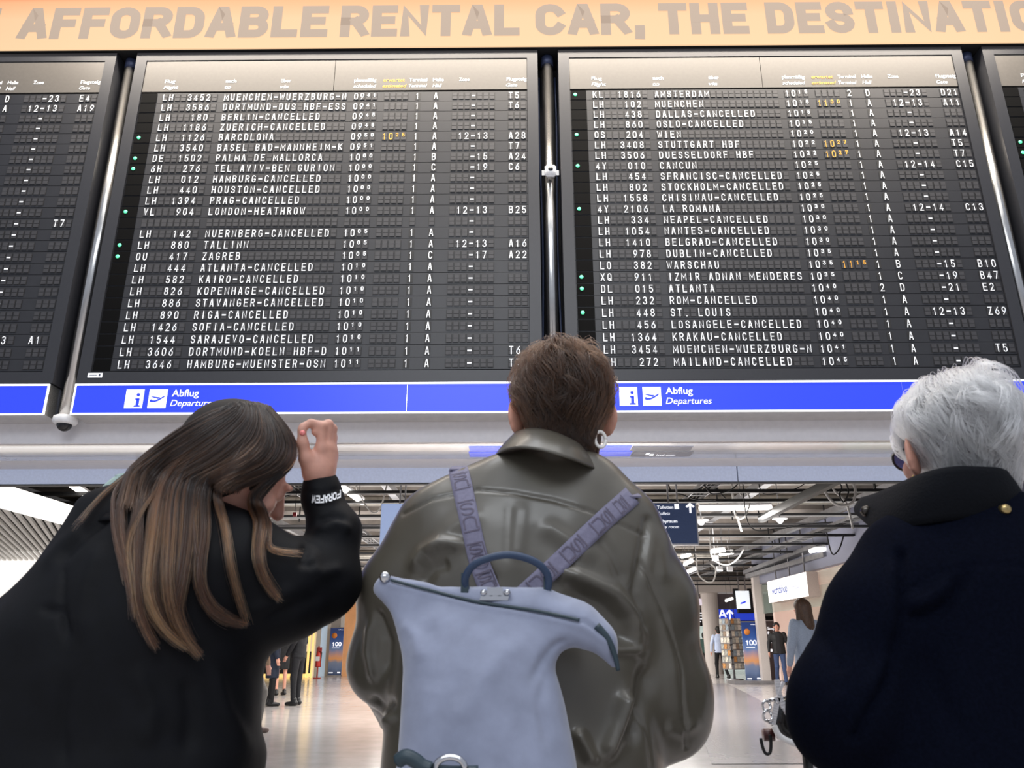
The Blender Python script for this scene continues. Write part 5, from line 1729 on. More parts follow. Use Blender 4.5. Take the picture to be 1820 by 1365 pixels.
V = fold(V, Q, [
    ([(1600, 985), (1603, 1060), (1600, 1120), (1575, 1210), (1520, 1310)], -.012, 9, 1),
    ([(1590, 990), (1588, 1070), (1580, 1130)], .008, 11),
    ([(1608, 1097), (1640, 1094), (1678, 1076), (1731, 1008)], -.012, 12),
    ([(1615, 1078), (1650, 1068), (1700, 1035)], .010, 14),
    ([(1608, 1050), (1660, 1020), (1731, 1001), (1780, 1003), (1830, 1008)], -.002, 3, 1),
    ([(1640, 1150), (1660, 1220), (1720, 1330)], -.005, 20),
    ([(1450, 1120), (1480, 1160), (1500, 1200)], -.004, 14),
    ([(1500, 1230), (1470, 1270), (1450, 1320)], .005, 16),
    ([(1590, 1160), (1560, 1200), (1545, 1240)], .007, 12),
])
mesh_from('coat', V, Q, M_NAVY, granny, OG)
colG = collar('collar', [(1530, 884, 1.44), (1556, 876, 1.36), (1598, 858, 1.27), (1640, 840, 1.205), (1690, 829, 1.18), (1745, 829, 1.18), (1788, 835, 1.205), (1806, 862, 1.28), (1800, 890, 1.40)],
       [(1519, 912, 1.42), (1552, 940, 1.32), (1588, 942, 1.245), (1635, 932, 1.200), (1690, 925, 1.188), (1750, 925, 1.188), (1802, 929, 1.205), (1838, 934, 1.26), (1840, 950, 1.38)], M_NAVYRIB, granny, OG, .008, 30, .008)
bvc = BVHTree.FromPolygons([q.co + Vector(OG) for q in colG.data.vertices], [tuple(q.vertices) for q in colG.data.polygons])
c_ = drape_mesh([(1541, 908)], bvc, .003)[0][0]
m = MB(OG)
m.lathe(c_, [(.0005, -.004), (.007, -.004), (.0095, .0), (.0095, .006)], 18, axis='y'); m.build('snap_button', mat('dark_snap', '#4a4540', .25, .8), granny)
c_, _ = drape([(1787, 905)], coat_g, .002, .8, 1.6); c_ = c_[0]
m = MB(OG); m.lathe(c_, [(.0005, -.005), (.006, -.005), (.008, -.001), (.008, .006)], 16, axis='y'); m.build('collar_button', mat('brass', '#b09a6a', .3, .9), granny)
fG = np.array([-.02, .98, .13]); RG = frame(fG, (.02, 0, 1))
hG = P(1703, 808, 1.31)
head_g = lambda p: head_sdf(p, hG, RG, .96, np.array([hG[0]-.01, 1.285, 1.34]), .050)
hipG = (OG[0], 1.30, .80); flG, frG = (OG[0]-.10, 1.30, 0), (OG[0]+.10, 1.30, 0)
full_body(granny, OG, head_g, hG, lambda p: loft(p, rows_g, 2.2, .03), [(gL, (.05, .045, .04, .036, .028)), (gR, (.05, .045, .04, .03))], hipG, flG, frG, M_SKIN2,
          [fist(gL[4], np.array([.6, .7, .3]), .95, 1), fist(gR[3], np.array([-.5, .8, .2]), .95, -1)])
lower_body(granny, OG, hipG, flG, frG, mat('navy_trousers', '#14161f', .8), M_SHOEBLK)
rs0 = np.random.RandomState(77)
HG = hair_material('hair_silver', '#c9c6c9', '#efedf0', '#ffffff', .34, .12)
sc_g = lambda p: scalp_sdf(p, hG, RG, .96, .002)
V, Q = polygonise(sc_g, hG - [.16, .16, .16], hG + [.16, .16, .18], .005, 1)
hob = mesh_from('hair', V, Q, mat('scalp_grey', '#7d7577', .8, 0, .2, 90, bump=.4), granny, OG)
crown_g = hG + RG @ np.array([0, .035, .135])
def flow_g(p, n):
    d = p - crown_g
    d /= np.linalg.norm(d, axis=1)[:, None] + 1e-6
    return d + .2*np.cross(n, d) + np.array([.05, 0, -.35])
Cs = comb(sc_g, V, Q, 15000, 9, .075, flow_g, 11, (.003, .026), .20, .12, None, 60,
          lambda p: np.clip(.45 + 4.2*((p - hG) @ RG[:, 2] + .055), .26, 1.1), ear_zone(hG, RG, .98), .02,
          lambda p: np.clip(.2 + 7*((p - hG) @ RG[:, 2] + .02), .15, 1.2))
HG2 = hair_material('hair_nape_grey', '#4e4542', '#7d7370', '#a09896', .4, .2)
zr = (Cs[:, 0] - hG) @ RG[:, 2] - .02*np.sin(Cs[:, 0, 0]*90) + .012*rs0.normal(size=len(Cs))
strands('hair_strands', Cs[zr > -.035], HG, hob, OG, .0005, .00022)
o = strands('hair_strands', Cs[zr <= -.035], HG2, hob, OG, .0005, .00022); o['label'] = 'darker grey nape hair'
# glasses
def hp_g(x, y, z): return hG + RG @ np.array([x, y, z])
gl_root = empty('glasses'); gl_root.parent = granny; gl_root['label'] = 'dark framed glasses'
m = MB(OG)
for x in (-1, 1):
    m.tube([hp_g(x*.034 + .026*math.cos(a), .112 - .006*abs(math.cos(a))*(1 if x*math.cos(a) > 0 else 0), .002 + .021*math.sin(a)) for a in np.linspace(0, 2*math.pi, 25)], .0022, 6)
    m.tube([hp_g(x*.060, .108, .008), hp_g(x*.078, .06, .010), hp_g(x*.082, -.005, .010), hp_g(x*.083, -.02, -.004)], .0022, 6)
m.tube([hp_g(-.008, .114, .006), hp_g(0, .117, .009), hp_g(.008, .114, .006)], .002, 6)
m.build('frame', M_SHOEBLK, gl_root)
M_LENS = mat('blue_lens', '#3a4a9a', .05, 0, .02, alpha=.75, spec=.9)
for x in (-1, 1):
    m = MB(OG)
    ring = [hp_g(x*.034 + .025*math.cos(a), .112, .002 + .020*math.sin(a)) for a in np.linspace(0, 2*math.pi, 20, endpoint=False)]
    back = [q + RG[:, 1]*-.002 for q in ring]
    m.add(ring + back, [tuple(range(20)), tuple(range(39, 19, -1))]); m.build('lens', M_LENS, gl_root)
m = MB(OG); c_ = hp_g(-.084, -.008, -.042); m.lathe(c_, [(.0005, -.005), (.0045, 0), (.0005, .005)], 10); m.build('earring', mat('brass', '#b09a6a', .3, .9), granny)

# ------------------------------------------------------------------ 3. girl with long hair, bent to the right, arm raised
M_PUFF = mat('black_jacket', '#06070c', .7, 0, .25, 35, bump=.25, bump_dist=.002, spec=.2)
cB = P(250, 1050, 1.36)
OL = np.array([cB[0], 1.36, 0])
girl = thing('person', 'girl with long brown hair in a black jacket, head bent, right hand raised', 'person', OL)
rows_l = [row(868, 190, 330, 1.37, .06), row(890, 150, 400, 1.37, .085), row(920, 140, 445, 1.37, .11), row(955, 122, 480, 1.37, .13), row(1000, 92, 510, 1.37, .15), row(1060, 50, 500, 1.37, .165), row(1120, -10, 480, 1.37, .175), row(1200, -60, 458, 1.37, .18), row(1300, -75, 455, 1.37, .18), row(1345, -85, 468, 1.37, .185), row(1365, -88, 462, 1.37, .185)]
z_ = rows_l[-1]
rows_l += [(.80, z_[1], 1.37, z_[3], .17), (.70, z_[1], 1.37, z_[3]-.05, .15)]
lA = [P(430, 1010, 1.37), P(500, 1045, 1.39), P(568, 1040, 1.43)]
lF = [P(580, 1025, 1.43), P(592, 945, 1.45), P(572, 884, 1.46), P(569, 862, 1.46)]
lO = [P(98, 1100, 1.37), P(-40, 1220, 1.38), P(-70, 1330, 1.45), P(60, 1350, 1.72)]
def jacket_l(p):
    d = loft(p, rows_l, 2.2, .03)
    d = smin(d, limb(p, lA, (.088, .086, .068), .03), .04)
    d = smin(d, limb(p, lF, (.060, .049, .035, .031), .02), .025)
    d = smin(d, limb(p, lO, (.080, .085, .075, .055), .03), .04)
    return d
V, Q = polygonise(jacket_l, (OL[0]-.52, 1.02, .66), (OL[0]+.62, 1.90, 1.56), .006, 2)
V = wrinkle(V, Q, .004, 14, 33, (1, 1, .8))
V = fold(V, Q, [
    ([(150, 940), (110, 970), (70, 1010)], .006, 14), ([(200, 910), (150, 950), (100, 1000)], -.010, 10), ([(70, 1080), (110, 1088), (130, 1140)], -.005, 8),
    ([(115, 1000), (112, 1060), (118, 1150)], -.005, 6), ([(180, 960), (150, 1040), (140, 1140)], .005, 16),
    ([(548, 960), (540, 1000), (560, 1010)], -.010, 9), ([(560, 945), (600, 930), (625, 945)], .007, 9), ([(560, 930), (590, 918), (615, 925)], -.006, 7),
    ([(540, 1000), (570, 1020), (610, 1010)], .007, 11), ([(470, 1100), (520, 1080), (580, 1050)], -.006, 14), ([(430, 1090), (480, 1075), (530, 1040)], .006, 14),
    ([(240, 1180), (270, 1260), (260, 1330)], .006, 18), ([(330, 1200), (340, 1270), (330, 1340)], -.006, 16), ([(380, 1180), (400, 1260), (440, 1330)], .006, 14),
    ([(543, 872), (570, 878), (598, 870)], -.003, 3, 1), ([(120, 1200), (110, 1280), (115, 1365)], -.005, 10),
])
mesh_from('jacket', V, Q, M_PUFF, girl, OL)
# cuff lettering, upside down
lt = []
m = MB(OL)
x = 0.0
for ch in 'FORAFEW':
    for st in STROKES[ch]:
        for q in stroke_poly([(x + a*.8, b*1.0) for a, b in st], .26):
            lt.append([(a, b) for a, b in q])
    x += 1.12
uv = []
for q in lt:
    for a, b in q:
        s = a/(x-.3); uv.append((605 - s*50, 872 + 4.5*math.sin(math.pi*s*.9) + b*11 + s*8))
G3, ok = drape(uv, jacket_l, .0025, .9, 1.8)
for i in range(len(lt)):
    m.add(G3[i*4:i*4+4], [(0, 1, 2, 3)])
m.build('cuff_lettering', mat('cuff_print', '#e8e8ea', .6), girl)
# hood of a mint top and dark collar
M_MINT = mat('mint_top', '#9fb4ae', .8)
collar('mint_collar', [(148, 925, 1.46), (153, 908, 1.43), (176, 871, 1.40), (207, 845, 1.37), (240, 840, 1.35), (285, 850, 1.34)],
       [(150, 940, 1.44), (160, 915, 1.40), (180, 890, 1.36), (215, 885, 1.32), (240, 895, 1.30), (285, 905, 1.29)], M_MINT, girl, OL, .005, 22, .004)
collar('jacket_collar', [(150, 932, 1.46), (150, 915, 1.40), (163, 890, 1.36), (196, 876, 1.32), (222, 886, 1.31), (236, 905, 1.31)],
       [(132, 965, 1.44), (128, 948, 1.36), (145, 935, 1.30), (182, 925, 1.255), (212, 925, 1.25), (232, 930, 1.26)], M_PUFF, girl, OL, .006, 24, .008)
fL = np.array([.70, .60, -.40]); RL = frame(fL, (.34, -.02, 1))
hL = P(414, 842, 1.385)
head_l = lambda p: head_sdf(p, hL, RL, 1.0, P(300, 950, 1.37), .050)
# raised hand, finger by finger
def hand_l(p):
    w0 = P(569, 866, 1.46)
    d = cone(p, w0, P(568, 835, 1.45), .026, .027)
    for (u, v, y, r) in ((571, 800, 1.435, .013), (580, 798, 1.447, .014), (586, 804, 1.46, .013), (588, 814, 1.472, .012)):
        d = smin(d, cone(p, P(567, 838, 1.452), P(u, v, y), .021, r), .016)
    fing = [[(571, 798, 1.432), (571, 758, 1.425), (553, 752, 1.418), (540, 757, 1.412)],
            [(581, 797, 1.446), (584, 754, 1.440), (566, 757, 1.428), (560, 768, 1.424)],
            [(588, 803, 1.460), (591, 762, 1.455), (577, 762, 1.440), (567, 772, 1.436)],
            [(590, 813, 1.472), (592, 778, 1.468), (582, 775, 1.455), (575, 782, 1.450)]]
    for f, rr in zip(fing, ((.0098, .0088, .0078, .0068), (.010, .009, .008, .007), (.0098, .0088, .008, .007), (.0088, .008, .007, .006))):
        d = smin(d, limb(p, [P(*q) for q in f], rr, .004), .007)
    th = [(556, 838, 1.44), (544, 816, 1.425), (538, 788, 1.415), (536, 766, 1.41)]
    return smin(d, limb(p, [P(*q) for q in th], (.016, .0125, .0098, .0078), .008), .012)
w0 = P(569, 810, 1.44)
hand_geo = polygonise(hand_l, w0 - [.075, .09, .11], w0 + [.075, .09, .11], .0024, 1)
hipL = (OL[0], 1.38, .82); flL, frL = (OL[0]-.11, 1.36, 0), (OL[0]+.11, 1.40, 0)
armR = [lA[0], lA[2], lF[1], lF[3]]
full_body(girl, OL, head_l, hL, lambda p: loft(p, rows_l, 2.2, .03), [(armR, (.05, .045, .035, .026)), (lO, (.05, .045, .04, .03))], hipL, flL, frL, M_SKIN2,
          [hand_geo, fist(lO[3], np.array([.5, .8, 0]), .95, -1)])
# painted nails
m = MB(OL)
m.lathe(P(537.0, 769, 1.4030), [(.0005, -.0020), (.0045, -.0012), (.0058, .0015), (.004, .004)], 12, axis='y')
m.lathe(P(539, 757, 1.4065), [(.0005, -.0012), (.0036, -.0006), (.0042, .002)], 12, axis='y')
m.build('fingernail', mat('pink_nail', '#ff8f8a', .25, coat=.5), girl)
lower_body(girl, OL, hipL, flL, frL, mat('black_trousers', '#101116', .8), M_SHOEBLK)
# long hair
HL = hair_material('hair_long_brown', '#0a0604', '#190e08', '#351f13', .26, .45)
HL2 = hair_material('hair_long_caramel', '#160d08', '#4e2f1c', '#96663f', .24, .40)
sc_l = lambda p: scalp_sdf(p, hL, RL, 1.0, .004)
V, Q = polygonise(sc_l, hL - [.16, .16, .16], hL + [.16, .16, .17], .006, 1)
hob = mesh_from('hair', V, Q, mat('scalp_dark', '#1d1510', .8, 0, .2, 90, bump=.4), girl, OL)
def all_l(p):
    return np.minimum(np.minimum(jacket_l(p), sc_l(p)), head_l(p))
rs = np.random.RandomState(12)
LIGHT = []
def lock(uvs, n, w, off=(.004, .016), k=26, taper=.25, wav=0.0, y_def=1.28):
    """a lock of n strands along pixel points, lying on head and jacket; w widths in pixels along it"""
    base = spline(uvs, k)
    t = np.linspace(0, 1, k)
    ww = np.interp(t, np.linspace(0, 1, len(w)), w)
    tg = np.gradient(base, axis=0); tg /= np.linalg.norm(tg, axis=1)[:, None]+1e-9
    nr = np.stack([-tg[:, 1], tg[:, 0]], 1)
    # centre line and both edges draped on the surfaces, then smoothed
    ed = []
    for s in (-1, -.5, 0, .5, 1):
        g, ok = drape(base + nr*ww[:, None]*s*.5, all_l, .006, .8, 1.62)
        for _ in range(5):
            g[1:-1] = .4*g[1:-1] + .3*(g[:-2] + g[2:])
        ed.append(g)
    ed = np.stack(ed)          # 5,k,3
    x = rs.rand(n)*2 - 1
    ncl = max(2, int(max(w)/4)); cl = np.floor((x+1)*ncl).astype(int)
    cr = rs.rand(cl.max()+2)
    LIGHT.append(cr[cl] + .18*rs.normal(size=n) > .72)
    x = np.sign(x)*np.abs(x)**.8
    xc = (cl+.5)/ncl - 1
    X = xc[:, None] + (x - xc)[:, None]*(1 - .55*t[None, :])*1.0
    X = np.clip(X, -1, 1)
    xi = (X+1)*2; a = np.clip(xi.astype(int), 0, 3); f = (xi-a)[..., None]
    kk = np.arange(k)[None, :]
    C = ed[a, kk]*(1-f) + ed[a+1, kk]*f
    vw = C - np.array([0, 0, H_CAM]); vw /= np.linalg.norm(vw, axis=2)[..., None]
    h = (off[0] + (off[1]-off[0])*(.45*rs.rand(n) + .55*rs.rand(cl.max()+2)[cl]))*(1 - .55*np.abs(x))
    C = C - vw*h[:, None, None]*np.sin(np.clip(t*1.2+.15, 0, 1)*math.pi/2)[None, :, None]
    jit = rs.normal(size=(n, 1, 3))*.0022 + np.cumsum(rs.normal(size=(n, k, 3)), 1)*.00035
    C = C + jit*np.linspace(.4, 1, k)[None, :, None]
    if wav:
        C = C + np.stack([np.sin(t*9 + 1.3)*wav, np.zeros(k), np.zeros(k)], -1)[None]*t[None, :, None]
    # uneven lengths
    Ls = 1 - taper*rs.rand(n)**1.5
    out = np.empty_like(C)
    for j in range(n):
        q = np.linspace(0, Ls[j], k)
        for c in range(3):
            out[j, :, c] = np.interp(q, t, C[j, :, c])
    return out
LOCKS = []
B0 = [(432, 716), (345, 757), (268, 806), (222, 846)]
B1 = [(474, 724), (516, 780), (520, 812), (498, 836), (452, 850), (418, 868)]
B0 = spline(B0, 20); B1 = spline(B1, 20)
NG = 16
for g in range(NG):
    s = (g+.5)/NG
    mid = B0*(1-s) + B1*s
    # crown arc start
    mid[0] = np.array([418 + 58*s, 722 - 6*math.sin(math.pi*s) + 4*s])
    e0 = mid[-1]; q_ = max(.12, 1 - 1.1*s); mid = np.concatenate([mid, [e0 + [-4 + 6*s, 24*q_], e0 + [-10 + 12*s, 62*q_]]])
    LOCKS.append(lock(mid, 460, (12, 30, 26, 20, 18), (.003, .014), 24, .55))
FALL = [
 ([(405, 724), (305, 792), (236, 846), (212, 905), (222, 990), (240, 1085)], (8, 16, 14, 10, 6, 3), 260),
 ([(412, 722), (318, 795), (256, 852), (243, 930), (242, 1020), (250, 1100), (278, 1152)], (10, 18, 18, 14, 16, 12, 5), 420),
 ([(420, 720), (335, 800), (286, 862), (276, 950), (262, 1040), (285, 1110), (335, 1152)], (12, 24, 26, 28, 26, 20, 5), 800),
 ([(430, 718), (355, 800), (312, 862), (306, 950), (300, 1050), (322, 1120), (356, 1166)], (12, 26, 28, 30, 26, 16, 4), 800),
 ([(440, 718), (375, 802), (338, 866), (334, 950), (318, 1050), (312, 1090), (338, 1150)], (12, 24, 26, 26, 22, 16, 6), 620),
 ([(450, 719), (400, 806), (358, 868), (366, 940), (352, 1010), (362, 1066), (392, 1100), (438, 1111)], (10, 22, 22, 20, 18, 12, 10, 3), 430),
 ([(460, 721), (425, 806), (380, 866), (400, 930), (408, 1000), (424, 1060), (440, 1112)], (8, 14, 14, 12, 10, 6, 2), 170),
 ([(500, 838), (470, 866), (448, 890), (468, 925), (458, 975), (468, 1026), (498, 1066)], (8, 18, 26, 26, 16, 10, 3), 420),
 ([(455, 890), (480, 930), (478, 970), (500, 980), (540, 984)], (5, 8, 6, 5, 3), 50),
 ([(400, 726), (300, 795), (222, 846), (176, 884), (150, 915), (130, 940)], (3, 5, 5, 5, 4, 3), 26),
 ([(398, 728), (290, 802), (212, 858), (200, 900), (206, 960), (226, 1050)], (4, 6, 6, 5, 4, 2), 45),
 ([(425, 720), (330, 815), (268, 880), (226, 960), (232, 1030), (240, 1100)], (4, 10, 10, 6, 5, 2), 110),
 ([(445, 720), (390, 830), (345, 890), (350, 990), (372, 1070), (430, 1108)], (4, 10, 8, 7, 6, 2), 100),
]
for uvs, w, n in FALL:
    LOCKS.append(lock(uvs, n, w, (.003, .020), 30, .22))
k = 30
def rek(C, k):
    t0, t1 = np.linspace(0, 1, C.shape[1]), np.linspace(0, 1, k)
    i = np.clip((t1*(C.shape[1]-1)).astype(int), 0, C.shape[1]-2); f = (t1*(C.shape[1]-1) - i)[None, :, None]
    return C[:, i]*(1-f) + C[:, i+1]*f
# the cap stays dark, only the falling locks lighten towards their ends
HC = hair_material('hair_cap_brown', '#150e0a', '#1c130e', '#291b13', .26, .30)
allc = np.concatenate([rek(c, 22) for c in LOCKS[:NG]])
HC2 = hair_material('hair_cap_warm', '#150e0a', '#2e1d13', '#5e3f2b', .28, .35)
pickc = np.concatenate(LIGHT[:NG])
strands('hair_strands', allc[~pickc], HC, hob, OL, .00050, .00030)
strands('hair_strands', allc[pickc], HC2, hob, OL, .00050, .00030)
allf = np.concatenate([rek(c, 30) for c in LOCKS[NG:]])
pick = np.concatenate(LIGHT[NG:])
strands('hair_strands', allf[~pick], HL, hob, OL, .00046, .0002)
o = strands('hair_strands', allf[pick], HL2, hob, OL, .00046, .0002); o['label'] = 'lighter caramel strands'
# ================================================================== people farther back
def figure(label, loc, heading, top, trousers, shoe, hair_col, skin=None, height=1.75, arms=None, legs=None, coat_z=.86, long_hair=False, skirt=False, sleeve=1.0, h=.013, yaw_head=0.0, group=None, open_front=None, bulk=1.0):
    """standing figure built facing +Y at the origin, then turned by HEADING; joints in metres for a 1.75 m person"""
    k = height/1.75
    skin = skin or M_SKIN
    root = thing('person', label, 'person', (loc[0], loc[1], 0), heading, group)
    arms = arms or [((-.27, 0, 1.16), (-.28, .06, .92)), ((.27, 0, 1.16), (.28, .06, .92))]
    legs = legs or [((-.10, .02, .50), (-.11, -.02, 0)), ((.10, .02, .50), (.11, .02, 0))]
    A = [[np.array(a)*k for a in (((-1, 1)[i]*.185, 0, 1.42),) + tuple(q)] for i, q in enumerate(arms)]
    G = [[np.array(a)*k for a in (((-1, 1)[i]*.09, 0, .92),) + tuple(q)] for i, q in enumerate(legs)]
    hc = np.array([0, .02, 1.625])*k
    R = frame((math.sin(yaw_head), math.cos(yaw_head), 0))
    tr = [(coat_z*k, 0, 0, .185*k*bulk, .125*k*bulk), (1.0*k, 0, 0, .172*k*bulk, .118*k*bulk), (1.15*k, 0, 0, .165*k*bulk, .115*k*bulk), (1.32*k, 0, 0, .185*k*bulk, .12*k), (1.40*k, 0, 0, .185*k, .105*k), (1.46*k, 0, 0, .12*k, .075*k), (1.50*k, 0, 0, .065*k, .06*k)]
    def top_fn(p):
        d = loft(p, tr, 2.2, .02)
        for a in A:
            e = a[1]*(1-max(0, sleeve-1)) if False else a[1]
            w = a[1] + (a[2]-a[1])*max(0.0, min(1.0, (sleeve-.5)*2))
            el_ = a[0] + (a[1]-a[0])*min(1.0, sleeve*2)
            d = smin(d, cone(p, a[0], el_, .062*k*bulk, .052*k*bulk), .03)
            if sleeve > .5:
                d = smin(d, cone(p, el_, w, .052*k*bulk, .042*k), .02)
        return d
    def leg_fn(p, r):
        d = None
        for g in G:
            e = union(.03, cone(p, g[0], g[1], .088*k*r, .064*k*r), cone(p, g[1], g[2] + [0, 0, .07], .064*k*r, .05*k*r))
            d = e if d is None else smin(d, e, .02)
        return smin(d, ell(p, (0, 0, .93*k), (.16*k*r, .115*k*r, .12*k)), .04)
    def body_fn(p):
        d = head_sdf(p, hc, R, k*1.02, np.array([0, 0, 1.42])*k, .052)
        d = smin(d, loft(p, [(z, x, y, rx-.02, ry-.02) for z, x, y, rx, ry in tr], 2.2), .03)
        d = smin(d, leg_fn(p, .72), .03)
        for i, a in enumerate(A):
            d = smin(d, limb(p, [a[0], a[1], a[2]], (.045*k, .036*k, .026*k), .02), .02)
            dr = (a[2]-a[1]); dr /= np.linalg.norm(dr)
            s = (-1, 1)[i]
            d = smin(d, flat_cone(p, a[2], a[2]+dr*.09*k, .026*k, .028*k, (0, 1, 0), 1.3), .015)
            for f in range(4):
                b0 = a[2] + dr*.09*k + np.array([0, (f-1.5)*.018*k, 0])
                d = smin(d, cone(p, b0, b0 + dr*.075*k + np.array([-s*.015, 0, 0])*k, .0105*k, .009*k), .006)
            d = smin(d, cone(p, a[2]+dr*.02*k, a[2]+dr*.075*k + np.array([0, .042, 0])*k, .013*k, .010*k), .01)
        for g in G:
            d = smin(d, cone(p, g[2]+[0, 0, .05*k], g[2]+np.array([0, .12, .035])*k, .038*k, .028*k), .02)
        return d
    m1 = np.array([-.55, -.5, -.02])*k; m2 = np.array([.55, .6, 1.85])*k
    V, Q = polygonise(body_fn, m1, m2, h, 1); mesh_from('body', V, Q, skin, root)
    V, Q = polygonise(top_fn, m1 + [0, 0, coat_z*k-.1], m2, h, 2); V = wrinkle(V, Q, .004, 20, 5)
    to = mesh_from('coat' if coat_z < .8 else 'jacket', V, Q, top, root)
    if not skirt:
        fn = lambda p: leg_fn(p, 1.0)
        V, Q = polygonise(fn, m1 + [0, 0, .06], np.array([.5, .5, 1.12])*k, h, 2); V = wrinkle(V, Q, .003, 22, 7); mesh_from('trousers', V, Q, trousers, root)
    for g in G:
        def sh(p):
            d = cone(p, g[2] + np.array([0, -.05, .05])*k, g[2] + np.array([0, .14, .035])*k, .048*k, .036*k)
            return smax(smin(d, cone(p, g[2]+[0, -.02, .06], g[2] + np.array([0, -.02, .11])*k, .045*k, .05*k), .02), .002 - p[:, 2], .006)
        c = g[2]; V, Q = polygonise(sh, c + [-.12, -.16, -.02], c + [.12, .26, .2], .011, 1); mesh_from('shoe', V, Q, shoe, root)
    def hair_fn(p):
        d = scalp_sdf(p, hc, R, k*1.02, .010)
        if long_hair:
            b = hc + R @ np.array([0, -.06, .02]); e = hc + R @ np.array([.0, -.085, -.22])
            d = smin(d, flat_cone(p, b, e, .075*k, .07*k, R[:, 0], 1.25), .03)
            for s in (-1, 1):
                d = smin(d, cone(p, hc + R @ np.array([s*.075, -.01, .03]), hc + R @ np.array([s*.10, -.02, -.20]), .03*k, .028*k), .03)
        return d
    V, Q = polygonise(hair_fn, hc - [.2, .22, .42], hc + [.2, .2, .2], .009, 1); V = wrinkle(V, Q, .004, 60, 3, (1, 1, .3))
    mesh_from('hair', V, Q, mat('hair_' + hair_col.strip('#'), hair_col, .55, 0, .35, 60, bump=.5), root)
    if open_front is not None:
        m = MB((0, 0, 0))
        n = 9
        for i in range(n):
            pass
        vs, fs = [], []
        for i, z in enumerate(np.linspace(coat_z+.01, 1.44, n)):
            w = .055 + .01*math.sin(i)
            yy = [.0]
            for s in (-1, 1):
                q = np.array([[s*w*k, .5, z*k]])
                t = .5
                for _ in range(60):
                    q[0, 1] = t; f = top_fn(q)[0]
                    if f < .004: break
                    t -= max(.002, f*.6)
                vs.append((s*w*k, t+.006, z*k))
        fs = [(2*i, 2*i+1, 2*i+3, 2*i+2) for i in range(n-1)]
        vs2 = [(x, y-.02, z) for x, y, z in vs]
        m.add(vs + vs2, fs + [tuple(j + 2*n for j in reversed(f)) for f in fs])
        m.build('shirt', open_front, root)
    return root
M_SUIT = mat('black_suit', '#101117', .75, 0, .15, 40)
M_NAVYCOAT = mat('navy_coat', '#1b2336', .8, 0, .15, 40)
M_SKYSHIRT = mat('sky_shirt', '#b9c7e2', .7, 0, .06, 40)
M_BLKTR = mat('black_cloth', '#0d0d10', .8, 0, .15, 40)
M_BLUEJEANS = mat('blue_jeans', '#3a4d74', .8, 0, .2, 60)
M_GREYTR = mat('grey_cloth', '#77746f', .8, 0, .12, 40)
M_BEIGE = mat('beige_cloth', '#a88a70', .8, 0, .12, 40)
M_GREYCOAT = mat('grey_blue_coat', '#9aa3b2', .85, 0, .08, 60, sheen=.2)
M_BLKJK = mat('black_anorak', '#141417', .6, 0, .15, 40)
M_TEE = mat('dark_shirt', '#1e1e22', .8)
M_GREEN = mat('dark_green_cloth', '#2f4a44', .8)
M_SNEAK = mat('grey_red_sneaker', '#6a5a56', .6, 0, .3, 20)
def gnd(u, v): return PZ(u, v, 0.0)
PIH = math.pi/2
figure('man in a black suit facing left before the gold lit kiosk', gnd(524, 1254), PIH*.85, M_SUIT, M_SUIT, M_SHOEBLK, '#2a211c', height=1.82,
       arms=[((-.25, -.02, 1.16), (-.22, .12, .93)), ((.25, .02, 1.16), (.24, .14, .92))])
figure('person in a long navy coat facing right, opposite the black-suited man', gnd(479, 1255), -PIH*.8, M_NAVYCOAT, M_BLKTR, M_SHOEBLK, '#3a2c22', height=1.74, coat_z=.52, bulk=1.05)
figure('person with bare lower legs and black shoes behind the two in dark coats', gnd(497, 1236), PIH*.4, M_BLKTR, M_BLKTR, M_SHOEBLK, '#4a3524', height=1.68, coat_z=.62, skirt=True, sleeve=.45,
       arms=[((-.30, .02, 1.18), (-.18, .22, 1.25)), ((.30, .02, 1.18), (.20, .22, 1.2))])
figure('walking person in grey trousers half hidden by the bent girl', gnd(441, 1306), -PIH*.55, M_BEIGE, M_GREYTR, M_SNEAK, '#5a4432', height=1.72,
       legs=[((-.10, .20, .52), (-.10, .16, 0)), ((.10, -.05, .50), (.10, -.30, .02))])
figure('man in a light blue shirt and black trousers walking away by the column', gnd(1283, 1206), .08, M_SKYSHIRT, M_BLKTR, M_SHOEBLK, '#17130f', height=1.80, skin=M_SKIN2,
       legs=[((-.10, .12, .50), (-.13, .05, 0)), ((.12, .02, .50), (.24, -.06, 0))])
figure('woman in dark clothes looking down beside the column', gnd(1256, 1197), -.9, M_GREEN, M_BLKTR, M_SHOEBLK, '#1a1412', height=1.68, h=.015,
       arms=[((-.25, .05, 1.16), (-.12, .26, 1.12)), ((.25, .05, 1.16), (.12, .26, 1.12))])
figure('young man in an open black jacket and blue jeans before the dark poster', gnd(1391, 1217), math.pi - .35, M_BLKJK, M_BLUEJEANS, M_SHOEBLK, '#1c1613', height=1.80, open_front=M_TEE, bulk=1.08,
       legs=[((-.10, .06, .50), (-.12, .10, 0)), ((.10, .02, .50), (.14, -.08, 0))])
figure('woman with long brown hair in a grey blue coat beside the dark blue coat', (P(1440, 1200, 10.6)[0], 10.6), PIH*.30, M_GREYCOAT, M_BLUEJEANS, M_SHOEBLK, '#4a3322', height=1.69, long_hair=True, coat_z=.70, bulk=1.12)

